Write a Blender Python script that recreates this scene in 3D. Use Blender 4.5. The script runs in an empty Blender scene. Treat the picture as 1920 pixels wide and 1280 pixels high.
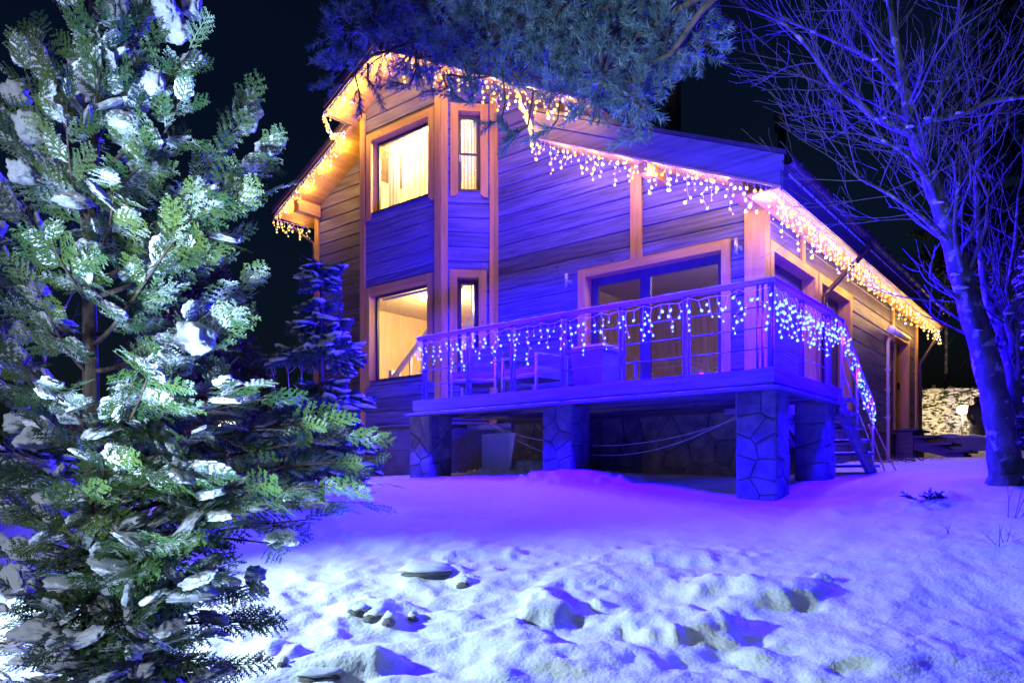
import bpy, bmesh, math, random
import numpy as np
from mathutils import Vector, Matrix, Euler, Quaternion
from math import radians, sin, cos, pi, atan, sqrt

random.seed(7)
RNG = np.random.default_rng(7)
SC = bpy.context.scene
COL = SC.collection

# ------------------------------------------------------------------ camera, world, sun, exposure
F, CX, HY = 1399.0, 960.0, 895.0          # focal length, centre and horizon in pixels of the 1920 px frame
cam_d = bpy.data.cameras.new('camera')
cam_d.sensor_fit = 'HORIZONTAL'; cam_d.sensor_width = 36.0
cam_d.lens = F / 1920 * 36.0
cam_d.shift_y = (HY - 640.0) / 1920.0
cam_d.clip_start = 0.05; cam_d.clip_end = 400
cam = bpy.data.objects.new('camera', cam_d); COL.objects.link(cam)
cam.location = (0, 0, 0); cam.rotation_euler = (pi / 2, 0, 0)
SC.camera = cam

world = bpy.data.worlds.new('World'); SC.world = world; world.use_nodes = True
wn = world.node_tree.nodes; wl = world.node_tree.links
bgn = wn['Background']
sky = wn.new('ShaderNodeTexSky'); sky.sky_type = 'NISHITA'; sky.sun_disc = False
sky.sun_elevation = radians(-2.2); sky.sun_rotation = radians(250)
tint = wn.new('ShaderNodeMix'); tint.data_type = 'RGBA'; tint.blend_type = 'MULTIPLY'
tint.inputs[0].default_value = 1.0; tint.inputs[7].default_value = (0.16, 0.40, 1.0, 1)
wl.new(sky.outputs[0], tint.inputs[6]); wl.new(tint.outputs[2], bgn.inputs[0])
bgn.inputs[1].default_value = 0.12
sun_d = bpy.data.lights.new('moon', 'SUN'); sun_d.energy = 0.012; sun_d.angle = radians(0.5); sun_d.color = (0.75, 0.85, 1.0)
sun = bpy.data.objects.new('moon', sun_d); COL.objects.link(sun)
sun.rotation_euler = (radians(55), 0, radians(-60))

SC.view_settings.view_transform = 'Standard'; SC.view_settings.look = 'None'
SC.view_settings.exposure = 0.0; SC.view_settings.gamma = 1.0
SC.cycles.use_denoising = True
SC.cycles.max_bounces = 6; SC.cycles.diffuse_bounces = 3; SC.cycles.glossy_bounces = 3
SC.cycles.transparent_max_bounces = 12; SC.cycles.transmission_bounces = 4
SC.cycles.sample_clamp_indirect = 2.0
SC.cycles.use_light_tree = True
SC.cycles.caustics_reflective = False; SC.cycles.caustics_refractive = False

WARM = (1.0, 0.58, 0.16)
BLUE = (0.0085, 0.0, 1.0)
COOL = (0.58, 0.85, 1.0)
P_WARM, P_BLUE = 13.0, 600.0

# ------------------------------------------------------------------ materials
MATS = {}
def nt(name):
    m = bpy.data.materials.new(name); m.use_nodes = True
    MATS[name] = m
    return m, m.node_tree.nodes, m.node_tree.links, m.node_tree.nodes['Principled BSDF']

def noise_mat(name, c1, c2, scale=(8, 8, 8), detail=5, rough=0.7, bump=0.3, bdist=0.01, rnd=0.0, spec=0.3, metal=0.0, ramp=(0.35, 0.7), c3=None, c3scale=3.0, c3range=(0.58, 0.72)):
    m, n, l, p = nt(name)
    tc = n.new('ShaderNodeTexCoord'); mp = n.new('ShaderNodeMapping'); mp.inputs['Scale'].default_value = scale
    l.new(tc.outputs['Object'], mp.inputs[0])
    nz = n.new('ShaderNodeTexNoise'); nz.inputs['Scale'].default_value = 1.0; nz.inputs['Detail'].default_value = detail
    l.new(mp.outputs[0], nz.inputs['Vector'])
    cr = n.new('ShaderNodeValToRGB'); cr.color_ramp.elements[0].position = ramp[0]; cr.color_ramp.elements[1].position = ramp[1]
    cr.color_ramp.elements[0].color = (*c1, 1); cr.color_ramp.elements[1].color = (*c2, 1)
    l.new(nz.outputs[0], cr.inputs[0])
    col = cr.outputs[0]
    if c3:
        n2 = n.new('ShaderNodeTexNoise'); n2.inputs['Scale'].default_value = c3scale; n2.inputs['Detail'].default_value = 4
        l.new(tc.outputs['Object'], n2.inputs['Vector'])
        r2 = n.new('ShaderNodeMapRange'); r2.inputs[1].default_value = c3range[0]; r2.inputs[2].default_value = c3range[1]
        l.new(n2.outputs[0], r2.inputs[0])
        mx = n.new('ShaderNodeMix'); mx.data_type = 'RGBA'; mx.inputs[7].default_value = (*c3, 1)
        l.new(r2.outputs[0], mx.inputs[0]); l.new(col, mx.inputs[6]); col = mx.outputs[2]
    if rnd:
        oi = n.new('ShaderNodeObjectInfo'); mr = n.new('ShaderNodeMapRange')
        mr.inputs[3].default_value = 1 - rnd; mr.inputs[4].default_value = 1 + rnd
        l.new(oi.outputs['Random'], mr.inputs[0])
        mv = n.new('ShaderNodeMix'); mv.data_type = 'RGBA'; mv.blend_type = 'MULTIPLY'; mv.inputs[0].default_value = 1
        l.new(col, mv.inputs[6]); l.new(mr.outputs[0], mv.inputs[7]); col = mv.outputs[2]
    l.new(col, p.inputs['Base Color'])
    p.inputs['Roughness'].default_value = rough; p.inputs['Metallic'].default_value = metal
    p.inputs['Specular IOR Level'].default_value = spec
    if bump:
        b = n.new('ShaderNodeBump'); b.inputs['Strength'].default_value = bump; b.inputs['Distance'].default_value = bdist
        l.new(nz.outputs[0], b.inputs['Height']); l.new(b.outputs[0], p.inputs['Normal'])
    return m

def wood_mat(name, c1, c2, knot, scale, rough=0.55, rnd=0.12, knots=2.2, spec=0.3, ramp=(0.32, 0.68)):
    """long grain by a stretched noise, dark knots by voronoi"""
    m = noise_mat(name, c1, c2, scale, 6, rough, 0.12, 0.004, rnd, spec, ramp=ramp)
    n, l = m.node_tree.nodes, m.node_tree.links
    p = n['Principled BSDF']
    src = p.inputs['Base Color'].links[0].from_socket
    tc = n.new('ShaderNodeTexCoord'); mp = n.new('ShaderNodeMapping')
    k = max(scale)
    mp.inputs['Scale'].default_value = [knots * (0.55 if s < k * 0.5 else 1.5) for s in scale]
    l.new(tc.outputs['Object'], mp.inputs[0])
    vo = n.new('ShaderNodeTexVoronoi'); vo.inputs['Scale'].default_value = 2.0
    l.new(mp.outputs[0], vo.inputs['Vector'])
    mr = n.new('ShaderNodeMapRange'); mr.inputs[1].default_value = 0.055; mr.inputs[2].default_value = 0.10
    mr.inputs[3].default_value = 0.75; mr.inputs[4].default_value = 0.0
    l.new(vo.outputs['Distance'], mr.inputs[0])
    mx = n.new('ShaderNodeMix'); mx.data_type = 'RGBA'; mx.inputs[7].default_value = (*knot, 1)
    l.new(mr.outputs[0], mx.inputs[0]); l.new(src, mx.inputs[6]); l.new(mx.outputs[2], p.inputs['Base Color'])
    return m

def emit_mat(name, color, strength, base=(0.8, 0.8, 0.8), sampled=False):
    m, n, l, p = nt(name)
    p.inputs['Base Color'].default_value = (*base, 1)
    p.inputs['Emission Color'].default_value = (*color, 1); p.inputs['Emission Strength'].default_value = strength
    if not sampled:
        m.cycles.emission_sampling = 'NONE'
    return m

def glass_mat(name, tint, ior=1.5, refl=1.0):
    m, n, l, p = nt(name)
    n.remove(p)
    out = n['Material Output']
    tr = n.new('ShaderNodeBsdfTransparent'); tr.inputs[0].default_value = (*tint, 1)
    gl = n.new('ShaderNodeBsdfGlossy'); gl.inputs['Roughness'].default_value = 0.02; gl.inputs[0].default_value = (refl, refl, refl, 1)
    lw = n.new('ShaderNodeLayerWeight'); lw.inputs[0].default_value = 0.5
    pw = n.new('ShaderNodeMath'); pw.operation = 'POWER'; pw.inputs[1].default_value = 4.0
    fr = n.new('ShaderNodeMath'); fr.operation = 'MULTIPLY_ADD'; f0 = ((ior - 1) / (ior + 1)) ** 2
    fr.inputs[1].default_value = 0.8; fr.inputs[2].default_value = f0
    l.new(lw.outputs['Facing'], pw.inputs[0]); l.new(pw.outputs[0], fr.inputs[0])
    mx = n.new('ShaderNodeMixShader')
    l.new(fr.outputs[0], mx.inputs[0]); l.new(tr.outputs[0], mx.inputs[1]); l.new(gl.outputs[0], mx.inputs[2]); l.new(mx.outputs[0], out.inputs[0])
    return m

def leaf_mat(name, c1, c2, scale, trans=0.25, rough=0.45, rnd=0.2, spec=0.4):
    m = noise_mat(name, c1, c2, (scale,) * 3, 3, rough, 0, 0, rnd, spec)
    n, l = m.node_tree.nodes, m.node_tree.links
    p = n['Principled BSDF']; out = n['Material Output']
    tl = n.new('ShaderNodeBsdfTranslucent'); mx = n.new('ShaderNodeMixShader'); mx.inputs[0].default_value = trans
    l.new(p.inputs['Base Color'].links[0].from_socket, tl.inputs[0])
    l.new(p.outputs[0], mx.inputs[1]); l.new(tl.outputs[0], mx.inputs[2]); l.new(mx.outputs[0], out.inputs[0])
    return m

def snow_mat(name, bump=0.5, bscale=60, bdist=0.012):
    m = noise_mat(name, (0.80, 0.82, 0.86), (0.88, 0.89, 0.91), (bscale,) * 3, 6, 0.75, bump, bdist, 0, 0.35)
    return m

SIDING = wood_mat('siding_stain', (0.062, 0.053, 0.088), (0.165, 0.142, 0.205), (0.03, 0.024, 0.034), (1.4, 1.4, 26), 0.5, 0.22, 1.6)
TRIM = wood_mat('pine_trim', (0.52, 0.27, 0.040), (0.68, 0.38, 0.065), (0.24, 0.09, 0.015), (14, 14, 1.6), 0.5, 0.06, 2.4)
TRIMH = wood_mat('pine_trim_across', (0.52, 0.27, 0.040), (0.68, 0.38, 0.065), (0.24, 0.09, 0.015), (1.6, 1.6, 18), 0.5, 0.06, 2.4)
SOFFIT = wood_mat('soffit_pine', (0.50, 0.26, 0.035), (0.66, 0.37, 0.055), (0.22, 0.08, 0.012), (12, 1.2, 12), 0.5, 0.10, 2.0)
FASCIA = wood_mat('fascia_stain', (0.095, 0.07, 0.058), (0.16, 0.12, 0.10), (0.07, 0.05, 0.04), (1.2, 1.2, 20), 0.5, 0.08, 1.5)
DECKW = wood_mat('deck_boards', (0.10, 0.09, 0.10), (0.20, 0.18, 0.18), (0.05, 0.04, 0.04), (1.2, 1.2, 22), 0.5, 0.08, 1.5)
STEPW = wood_mat('dark_step_wood', (0.05, 0.035, 0.035), (0.11, 0.075, 0.07), (0.03, 0.02, 0.02), (1.5, 1.5, 20), 0.55, 0.08, 1.5)
ROOFM = noise_mat('roof_metal', (0.035, 0.025, 0.022), (0.06, 0.042, 0.036), (6, 6, 6), 4, 0.4, 0.1, 0.004, 0, 0.5)
GUTTER = noise_mat('gutter_brown', (0.05, 0.028, 0.022), (0.075, 0.042, 0.032), (8, 8, 8), 3, 0.16, 0.0, 0, 0, 0.5)
FLASH = noise_mat('bare_steel', (0.34, 0.36, 0.40), (0.46, 0.48, 0.52), (20, 20, 20), 3, 0.35, 0, 0, 0, 0.5, 0.55)
RAILM = noise_mat('rail_paint', (0.05, 0.05, 0.06), (0.08, 0.08, 0.09), (10, 10, 10), 3, 0.35, 0, 0, 0, 0.5)
STONE = noise_mat('pier_stone', (0.075, 0.072, 0.085), (0.19, 0.175, 0.19), (6, 6, 6), 8, 0.8, 1.0, 0.025, 0.3, 0.3, ramp=(0.3, 0.72))
MORTAR = noise_mat('mortar', (0.07, 0.068, 0.072), (0.12, 0.115, 0.12), (30, 30, 30), 4, 0.9, 0.5, 0.01)
FOUND = noise_mat('foundation_slab', (0.10, 0.095, 0.09), (0.19, 0.175, 0.16), (3, 3, 3), 7, 0.7, 0.5, 0.01, 0.12)
SNOW = snow_mat('snow', 0.55, 42, 0.012)
SNOWF = snow_mat('snow_on_twigs', 0.8, 140, 0.006)
SNOWFAR = snow_mat('snow_far', 0.4, 25, 0.02)
GLASS = glass_mat('window_glass', (0.90, 0.92, 0.90), 1.55)
GLASSR = glass_mat('reflective_glass', (0.55, 0.58, 0.62), 2.3)
SASH = noise_mat('sash_brown', (0.045, 0.032, 0.028), (0.07, 0.05, 0.042), (10, 10, 2), 3, 0.4, 0, 0, 0, 0.5)
CURT = leaf_mat('curtain_cloth', (0.74, 0.62, 0.44), (0.82, 0.72, 0.54), 3, 0.5, 0.9, 0.0, 0.1)
CURTG = leaf_mat('curtain_grey', (0.50, 0.47, 0.50), (0.6, 0.56, 0.58), 3, 0.4, 0.9, 0.0, 0.1)
BLIND = noise_mat('blind_slat', (0.72, 0.62, 0.45), (0.78, 0.68, 0.5), (3, 3, 3), 2, 0.4, 0)
INTW = wood_mat('interior_pine', (0.52, 0.34, 0.15), (0.66, 0.45, 0.22), (0.25, 0.12, 0.05), (9, 9, 1.2), 0.5, 0.05, 2)
INTC = noise_mat('interior_ceiling', (0.62, 0.50, 0.32), (0.68, 0.56, 0.38), (3, 3, 3), 2, 0.6, 0)
WHITEP = noise_mat('white_paint', (0.74, 0.72, 0.68), (0.8, 0.78, 0.74), (8, 8, 8), 3, 0.4, 0)
PIPEY = noise_mat('painted_pipe', (0.62, 0.48, 0.36), (0.70, 0.55, 0.42), (8, 8, 8), 3, 0.4, 0)
BLACKM = noise_mat('black_metal', (0.018, 0.018, 0.02), (0.03, 0.03, 0.034), (8, 8, 8), 3, 0.45, 0)
CABLEW = noise_mat('cable_white', (0.72, 0.70, 0.68), (0.8, 0.78, 0.76), (8, 8, 8), 2, 0.5, 0)
BULBW = emit_mat('warm_bulb', (1.0, 0.60, 0.11), 2.6, (0.06, 0.04, 0.0))
BULBC = emit_mat('flash_bulb', (0.82, 0.86, 1.0), 3.0)
BULBB = emit_mat('blue_bulb', (0.30, 0.62, 1.0), 2.0, (0.03, 0.06, 0.1))
GLOBE = emit_mat('lamp_globe', (1.0, 0.82, 0.50), 9.0)
LAMPIN = emit_mat('ceiling_globe', (1.0, 0.85, 0.55), 8.0)
THUJA = leaf_mat('thuja_leaf', (0.030, 0.095, 0.035), (0.12, 0.175, 0.026), 3.0, 0.22, 0.42, 0.28, 0.45)
def dust(m, lo=.70, hi=.95, scale=14.0, nlo=.50, nhi=.62):
    n, l = m.node_tree.nodes, m.node_tree.links; p = n['Principled BSDF']
    src = p.inputs['Base Color'].links[0].from_socket
    g = n.new('ShaderNodeNewGeometry'); sx = n.new('ShaderNodeSeparateXYZ'); l.new(g.outputs['True Normal'], sx.inputs[0])
    ab = n.new('ShaderNodeMath'); ab.operation = 'ABSOLUTE'; l.new(sx.outputs['Z'], ab.inputs[0])
    r1 = n.new('ShaderNodeMapRange'); r1.inputs[1].default_value = lo; r1.inputs[2].default_value = hi; l.new(ab.outputs[0], r1.inputs[0])
    nz = n.new('ShaderNodeTexNoise'); nz.inputs['Scale'].default_value = scale; l.new(g.outputs['Position'], nz.inputs['Vector'])
    r2 = n.new('ShaderNodeMapRange'); r2.inputs[1].default_value = nlo; r2.inputs[2].default_value = nhi; l.new(nz.outputs[0], r2.inputs[0])
    mu = n.new('ShaderNodeMath'); mu.operation = 'MULTIPLY'; l.new(r1.outputs[0], mu.inputs[0]); l.new(r2.outputs[0], mu.inputs[1])
    mx = n.new('ShaderNodeMix'); mx.data_type = 'RGBA'; mx.inputs[7].default_value = (.82, .85, .9, 1)
    l.new(mu.outputs[0], mx.inputs[0]); l.new(src, mx.inputs[6]); l.new(mx.outputs[2], p.inputs['Base Color'])
    for nd in n:
        if nd.type == 'BSDF_TRANSLUCENT': l.new(mx.outputs[2], nd.inputs[0])
dust(THUJA)
TBARK = noise_mat('thuja_bark', (0.055, 0.036, 0.028), (0.15, 0.10, 0.075), (40, 40, 6), 6, 0.8, 0.7, 0.01)
PINE = leaf_mat('pine_needle', (0.035, 0.08, 0.085), (0.20, 0.27, 0.30), 7, 0.1, 0.4, 0.3, 0.5)
PBARK = noise_mat('pine_bark', (0.05, 0.035, 0.028), (0.13, 0.09, 0.07), (25, 25, 8), 6, 0.85, 0.8, 0.02)
SPRUCE = leaf_mat('spruce_needle', (0.035, 0.065, 0.06), (0.10, 0.145, 0.145), 4, 0.08, 0.5, 0.25, 0.4)
DARKCON = leaf_mat('dark_conifer', (0.022, 0.04, 0.018), (0.06, 0.085, 0.035), 2, 0.1, 0.5, 0.3, 0.4)
DRYCON = leaf_mat('dry_conifer', (0.09, 0.075, 0.035), (0.16, 0.13, 0.06), 2, 0.1, 0.5, 0.3, 0.3)
BARK = noise_mat('alder_bark', (0.07, 0.06, 0.052), (0.19, 0.17, 0.15), (9, 9, 5), 8, 0.85, 0.9, 0.02, c3=(0.42, 0.46, 0.43), c3scale=9.0, c3range=(0.58, 0.66))
TWIG = noise_mat('bare_twig', (0.09, 0.07, 0.065), (0.17, 0.135, 0.125), (12, 12, 12), 4, 0.7, 0)
HEDGE = leaf_mat('hedge_leaf', (0.03, 0.05, 0.012), (0.10, 0.12, 0.03), 3, 0.1, 0.5, 0.2)
MOSS = noise_mat('moss', (0.035, 0.06, 0.012), (0.07, 0.10, 0.02), (30, 30, 30), 5, 0.9, 0.8, 0.02)
COAT = noise_mat('dark_coat', (0.018, 0.017, 0.026), (0.035, 0.033, 0.045), (20, 20, 20), 4, 0.9, 0.3)
SKIN = noise_mat('skin', (0.45, 0.27, 0.20), (0.5, 0.31, 0.23), (20, 20, 20), 3, 0.6, 0)
WALLP = noise_mat('rendered_wall', (0.34, 0.31, 0.29), (0.46, 0.42, 0.40), (2, 2, 6), 6, 0.85, 0.4)
TARP = noise_mat('pale_board', (0.42, 0.42, 0.44), (0.55, 0.55, 0.57), (2, 2, 2), 5, 0.7, 0.2)
DIRT = noise_mat('twig_litter', (0.03, 0.025, 0.02), (0.09, 0.07, 0.055), (20, 20, 20), 5, 0.9, 0.5)

# ------------------------------------------------------------------ mesh helpers
class MB:
    """collects vertices and faces for one mesh"""
    def __init__(s): s.v = []; s.f = []; s.mi = []; s.cur = 0
    def add(s, vs, fs):
        o = len(s.v); s.v.extend([tuple(x) for x in vs]); s.f.extend([tuple(i + o for i in f) for f in fs]); s.mi.extend([s.cur] * len(fs))
    def box(s, x0, x1, y0, y1, z0, z1, M=None):
        vs = [(x, y, z) for x in (x0, x1) for y in (y0, y1) for z in (z0, z1)]
        if M is not None: vs = [M @ Vector(q) for q in vs]
        s.add(vs, [(0, 1, 3, 2), (4, 6, 7, 5), (0, 4, 5, 1), (2, 3, 7, 6), (0, 2, 6, 4), (1, 5, 7, 3)])
    def hexa(s, a, b):
        """a, b: two quads (4 points each, same order)"""
        s.add(list(a) + list(b), [(3, 2, 1, 0), (4, 5, 6, 7), (0, 1, 5, 4), (1, 2, 6, 5), (2, 3, 7, 6), (3, 0, 4, 7)])
    def prism(s, a, b):
        n = len(a)
        s.add(list(a) + list(b), [tuple(reversed(range(n))), tuple(range(n, 2 * n))] + [(i, (i + 1) % n, n + (i + 1) % n, n + i) for i in range(n)])
    def bar(s, p, q, w, d, up=(0, 0, 1)):
        p, q = Vector(p), Vector(q); x = (q - p).normalized(); up = Vector(up)
        y = up.cross(x)
        if y.length < 1e-4: y = Vector((1, 0, 0)).cross(x)
        y.normalize(); z = x.cross(y)
        a = [p + y * (w / 2 * i) + z * (d / 2 * j) for i, j in ((-1, -1), (1, -1), (1, 1), (-1, 1))]
        b = [k + (q - p) for k in a]
        s.hexa(a, b)
    def tube(s, pts, r, n=6, cap=True):
        pts = [Vector(p) for p in pts]
        if not hasattr(r, '__len__'): r = [r] * len(pts)
        o = len(s.v); ref = Vector((0.3, 0.2, 0.93)); prev = None
        for i, p in enumerate(pts):
            d = (pts[min(i + 1, len(pts) - 1)] - pts[max(i - 1, 0)])
            d = d.normalized() if d.length > 1e-9 else Vector((0, 0, 1))
            if prev is None:
                a = ref.cross(d)
                if a.length < 1e-3: a = Vector((1, 0, 0)).cross(d)
            else:
                a = prev - d * prev.dot(d)
                if a.length < 1e-4: a = ref.cross(d)
            a.normalize(); prev = a; b = d.cross(a)
            for k in range(n):
                t = 2 * pi * k / n
                s.v.append(tuple(p + a * (cos(t) * r[i]) + b * (sin(t) * r[i])))
        for i in range(len(pts) - 1):
            for k in range(n):
                s.f.append((o + i * n + k, o + i * n + (k + 1) % n, o + (i + 1) * n + (k + 1) % n, o + (i + 1) * n + k)); s.mi.append(s.cur)
        if cap:
            s.f.append(tuple(o + k for k in reversed(range(n)))); s.mi.append(s.cur)
            s.f.append(tuple(o + (len(pts) - 1) * n + k for k in range(n))); s.mi.append(s.cur)
    def lathe(s, c, prof, n=12):
        c = Vector(c); o = len(s.v)
        for r, z in prof:
            for k in range(n):
                t = 2 * pi * k / n; s.v.append((c.x + r * cos(t), c.y + r * sin(t), c.z + z))
        for i in range(len(prof) - 1):
            for k in range(n):
                s.f.append((o + i * n + k, o + i * n + (k + 1) % n, o + (i + 1) * n + (k + 1) % n, o + (i + 1) * n + k)); s.mi.append(s.cur)
    def build(s, name, mat, parent=None, smooth=False):
        me = bpy.data.meshes.new(name); me.from_pydata(s.v, [], s.f)
        for m in (mat if isinstance(mat, (list, tuple)) else [mat]): me.materials.append(m)
        if isinstance(mat, (list, tuple)): me.polygons.foreach_set('material_index', s.mi)
        if smooth: me.polygons.foreach_set('use_smooth', [True] * len(me.polygons))
        me.update()
        return link(name, me, parent)

def link(name, me, parent=None):
    o = bpy.data.objects.new(name, me); COL.objects.link(o)
    if parent is not None: o.parent = parent
    return o

def np_mesh(name, V, T, mat, smooth=False):
    """mesh from numpy vertices and triangles/quads"""
    me = bpy.data.meshes.new(name); k = T.shape[1]
    me.vertices.add(len(V)); me.vertices.foreach_set('co', np.ascontiguousarray(V, dtype=np.float32).ravel())
    me.loops.add(T.size); me.loops.foreach_set('vertex_index', np.ascontiguousarray(T, dtype=np.int32).ravel())
    me.polygons.add(len(T)); me.polygons.foreach_set('loop_start', np.arange(0, T.size, k, dtype=np.int32))
    if smooth: me.polygons.foreach_set('use_smooth', np.ones(len(T), dtype=bool))
    me.materials.append(mat); me.update(calc_edges=True)
    return me

def tag(o, label=None, cat=None, group=None, kind=None):
    if label: o['label'] = label
    if cat: o['category'] = cat
    if group: o['group'] = group
    if kind: o['kind'] = kind
    return o

def thing(name, label, cat, loc=(0, 0, 0), rot=(0, 0, 0), group=None):
    e = bpy.data.objects.new(name, None); COL.objects.link(e); e.empty_display_size = 0.2
    e.location = loc; e.rotation_euler = rot
    return tag(e, label, cat, group)

def mesh_arrays(me):
    me.calc_loop_triangles()
    V = np.empty(len(me.vertices) * 3, np.float32); me.vertices.foreach_get('co', V)
    T = np.empty(len(me.loop_triangles) * 3, np.int32); me.loop_triangles.foreach_get('vertices', T)
    return V.reshape(-1, 3), T.reshape(-1, 3)

def join_instances(name, items, mat, smooth=False):
    """items: (V, T, Matrix)"""
    Vs, Ts, o = [], [], 0
    for V, T, M in items:
        A = np.array(M)
        Vs.append(V @ A[:3, :3].T + A[:3, 3]); Ts.append(T + o); o += len(V)
    return np_mesh(name, np.concatenate(Vs), np.concatenate(Ts), mat, smooth)

# value noise
_tab = RNG.random((64, 64, 64)).astype(np.float32)
def vnoise(x, y, z=0.0):
    x = np.asarray(x, float); y = np.asarray(y, float); z = np.zeros_like(x) + z
    xi = np.floor(x).astype(int); yi = np.floor(y).astype(int); zi = np.floor(z).astype(int)
    fx = x - xi; fy = y - yi; fz = z - zi
    fx = fx * fx * (3 - 2 * fx); fy = fy * fy * (3 - 2 * fy); fz = fz * fz * (3 - 2 * fz)
    r = 0
    for a in (0, 1):
        for b in (0, 1):
            for c in (0, 1):
                w = (fx if a else 1 - fx) * (fy if b else 1 - fy) * (fz if c else 1 - fz)
                r = r + w * _tab[(xi + a) % 64, (yi + b) % 64, (zi + c) % 64]
    return r * 2 - 1
def fbm(x, y, z=0.0, o=4):
    r = 0; a = 1.0; s = 1.0
    for i in range(o):
        r = r + a * vnoise(x * s + 17.3 * i, y * s + 5.1 * i, z * s + 3.7 * i); a *= 0.5; s *= 2.03
    return r

# ------------------------------------------------------------------ house frame of reference
ANG = atan(1399.0 / 1725.0)
U = Vector((cos(ANG), -sin(ANG))); VV = Vector((sin(ANG), cos(ANG)))
D1 = 7.75
B0 = Vector(((1448 - CX) / F * D1, D1))            # front right corner of the terrace
TW = 2.0                                             # front wall lies this far behind the terrace front
SW = -0.86                                           # side wall
def loc2w(s, t, h): p = B0 + U * s + VV * t; return Vector((p.x, p.y, h))
def w2loc(p):
    d = Vector((p[0], p[1])) - B0
    return d.dot(U), d.dot(VV)
class Pl:
    """a vertical wall plane in house coordinates: origin, direction along it, outward normal"""
    def __init__(s, O, d):
        s.O = Vector(O); s.d = Vector(d).normalized(); s.n = Vector((s.d.y, -s.d.x))
    def at(s, a, o, h): p = s.O + s.d * a + s.n * o; return Vector((p.x, p.y, h))
    def px(s, x, y, out=0.0):
        r = (x - CX) / F; q = s.O + s.n * out
        P = B0 + U * q.x + VV * q.y; D = U * s.d.x + VV * s.d.y
        a = (r * P.y - P.x) / (D.x - r * D.y); w = P + D * a
        return a, (HY - y) / F * w.y
    def box(s, mb, a0, a1, o0, o1, h0, h1):
        vs = [s.at(a, o, h) for a in (a0, a1) for o in (o0, o1) for h in (h0, h1)]
        mb.add(vs, [(0, 2, 3, 1), (4, 5, 7, 6), (0, 1, 5, 4), (2, 6, 7, 3), (0, 4, 6, 2), (1, 3, 7, 5)])
FRONT = Pl((0, TW), (1, 0))          # a is house s itself
SIDE = Pl((SW, TW), (0, 1))
# bay: chamfer at 45 degrees, front facet parallel to the main wall
BR = FRONT.px(928, 400)[0]
CH = Pl((BR, TW), (1, 1))            # along the chamfer towards the joint; a<0 is the bay corner
ac = CH.px(829, 400)[0]
BFR = CH.O + CH.d * ac
BAYF = Pl((0, BFR.y), (1, 0))
BFL = Vector((BAYF.px(681, 400)[0], BFR.y))
BL = BFL.x - (TW - BFR.y)
CH = Pl(BFR, (1, 1)); CHW = -ac
CHL = Pl((BL, TW), (1, -1)); CHLW = CHW
SL = FRONT.px(596, 420)[0]           # left end of the front wall
TB = TW + SIDE.px(1715, 812)[0]      # back of the house
FLOOR = 1.14
BASEH = 0.95
E_house = thing('wooden_house', 'two storey house clad in blue grey timber boards with orange pine trim', 'house',
                (B0.x, B0.y, 0), (0, 0, -ANG))

# roof planes (underside height as a function of s)
RIDGE_S, RIDGE_H = -7.0, 7.33
ML, MR = 0.472, 0.525
def roof_up(s): return RIDGE_H + ML * (s - RIDGE_S) if s < RIDGE_S else RIDGE_H - MR * (s - RIDGE_S)
LOW_M = 0.444
def roof_low(s): return 3.52 - LOW_M * (s + 0.36)
EAVE_L, EAVE_R = -10.95, -2.79
T_UP, T_LOW = 0.69, 1.27
S_UPL = -8.45
LOW_S0, LOW_S1 = -4.05, -0.36
def wall_top(s): return max(roof_up(s) if s < EAVE_R + 0.3 else -9, roof_low(s) if s > -3.9 else -9)

# ------------------------------------------------------------------ ground
CTRL = [  # x, y, z (eye at 0)
    (0, 1.2, -1.30), (-3, 1.5, -1.25), (3, 1.5, -1.30), (0, 3.6, -1.0), (-3, 3.6, -0.95), (3, 3.4, -1.02), (0.2, 5.07, -0.74),
    (-1.5, 5.2, -0.72), (2.6, 5.0, -0.68), (0.3, 6.5, -0.48), (2.75, 7.75, -0.235), (0.5, 9.6, 0.0), (-1.5, 11.1, 0.0), (-2.05, 8.0, -0.31),
    (4.5, 10.6, 0.02), (3.5, 8.9, -0.06), (4.6, 7.0, -0.06), (4.0, 5.8, -0.36), (6.3, 9.0, 0.05), (5.9, 12.3, 0.22), (7.4, 14.7, 0.37), (9.5, 15.5, 0.42), (10, 20, 0.62), (14, 24, 0.95),
    (-2.9, 14, 0.0), (-6, 14, -0.1), (-6, 8, -0.4), (-10, 10, -0.3), (10, 8, 0.1), (9, 4, -0.5), (18, 24, 1.0), (0, 22, 0.3), (-12, 25, 0.1), (20, 40, 1.6), (-20, 40, 0.5), (0, 45, 0.6), (30, 10, 0.6), (-30, 10, -0.2), (0, -4, -1.5), (-8, -4, -1.5), (8, -4, -1.5)]
_C = np.array(CTRL)
def _tps_k(r2): return np.where(r2 > 1e-12, r2 * np.log(r2 + 1e-12), 0.0)
_n = len(_C)
_K = _tps_k(((_C[:, None, :2] - _C[None, :, :2]) ** 2).sum(2)) + np.eye(_n) * 0.15
_P = np.c_[np.ones(_n), _C[:, :2]]
_A = np.block([[_K, _P], [_P.T, np.zeros((3, 3))]])
_w = np.linalg.solve(_A, np.r_[_C[:, 2], 0, 0, 0])
def base_z(x, y):
    x = np.asarray(x, float); y = np.asarray(y, float)
    sh = x.shape; x = x.ravel(); y = y.ravel(); r = np.zeros_like(x)
    for i in range(_n): r += _w[i] * _tps_k((x - _C[i, 0]) ** 2 + (y - _C[i, 1]) ** 2)
    return (r + _w[_n] + _w[_n + 1] * x + _w[_n + 2] * y).reshape(sh)
def px_base(x, y):
    """where the view ray through a pixel meets the smooth ground"""
    d = 1.5
    while d < 60:
        if base_z(np.array([(x - CX) / F * d]), np.array([d]))[0] >= (HY - y) / F * d: break
        d += 0.02
    return (x - CX) / F * d, d
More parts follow.
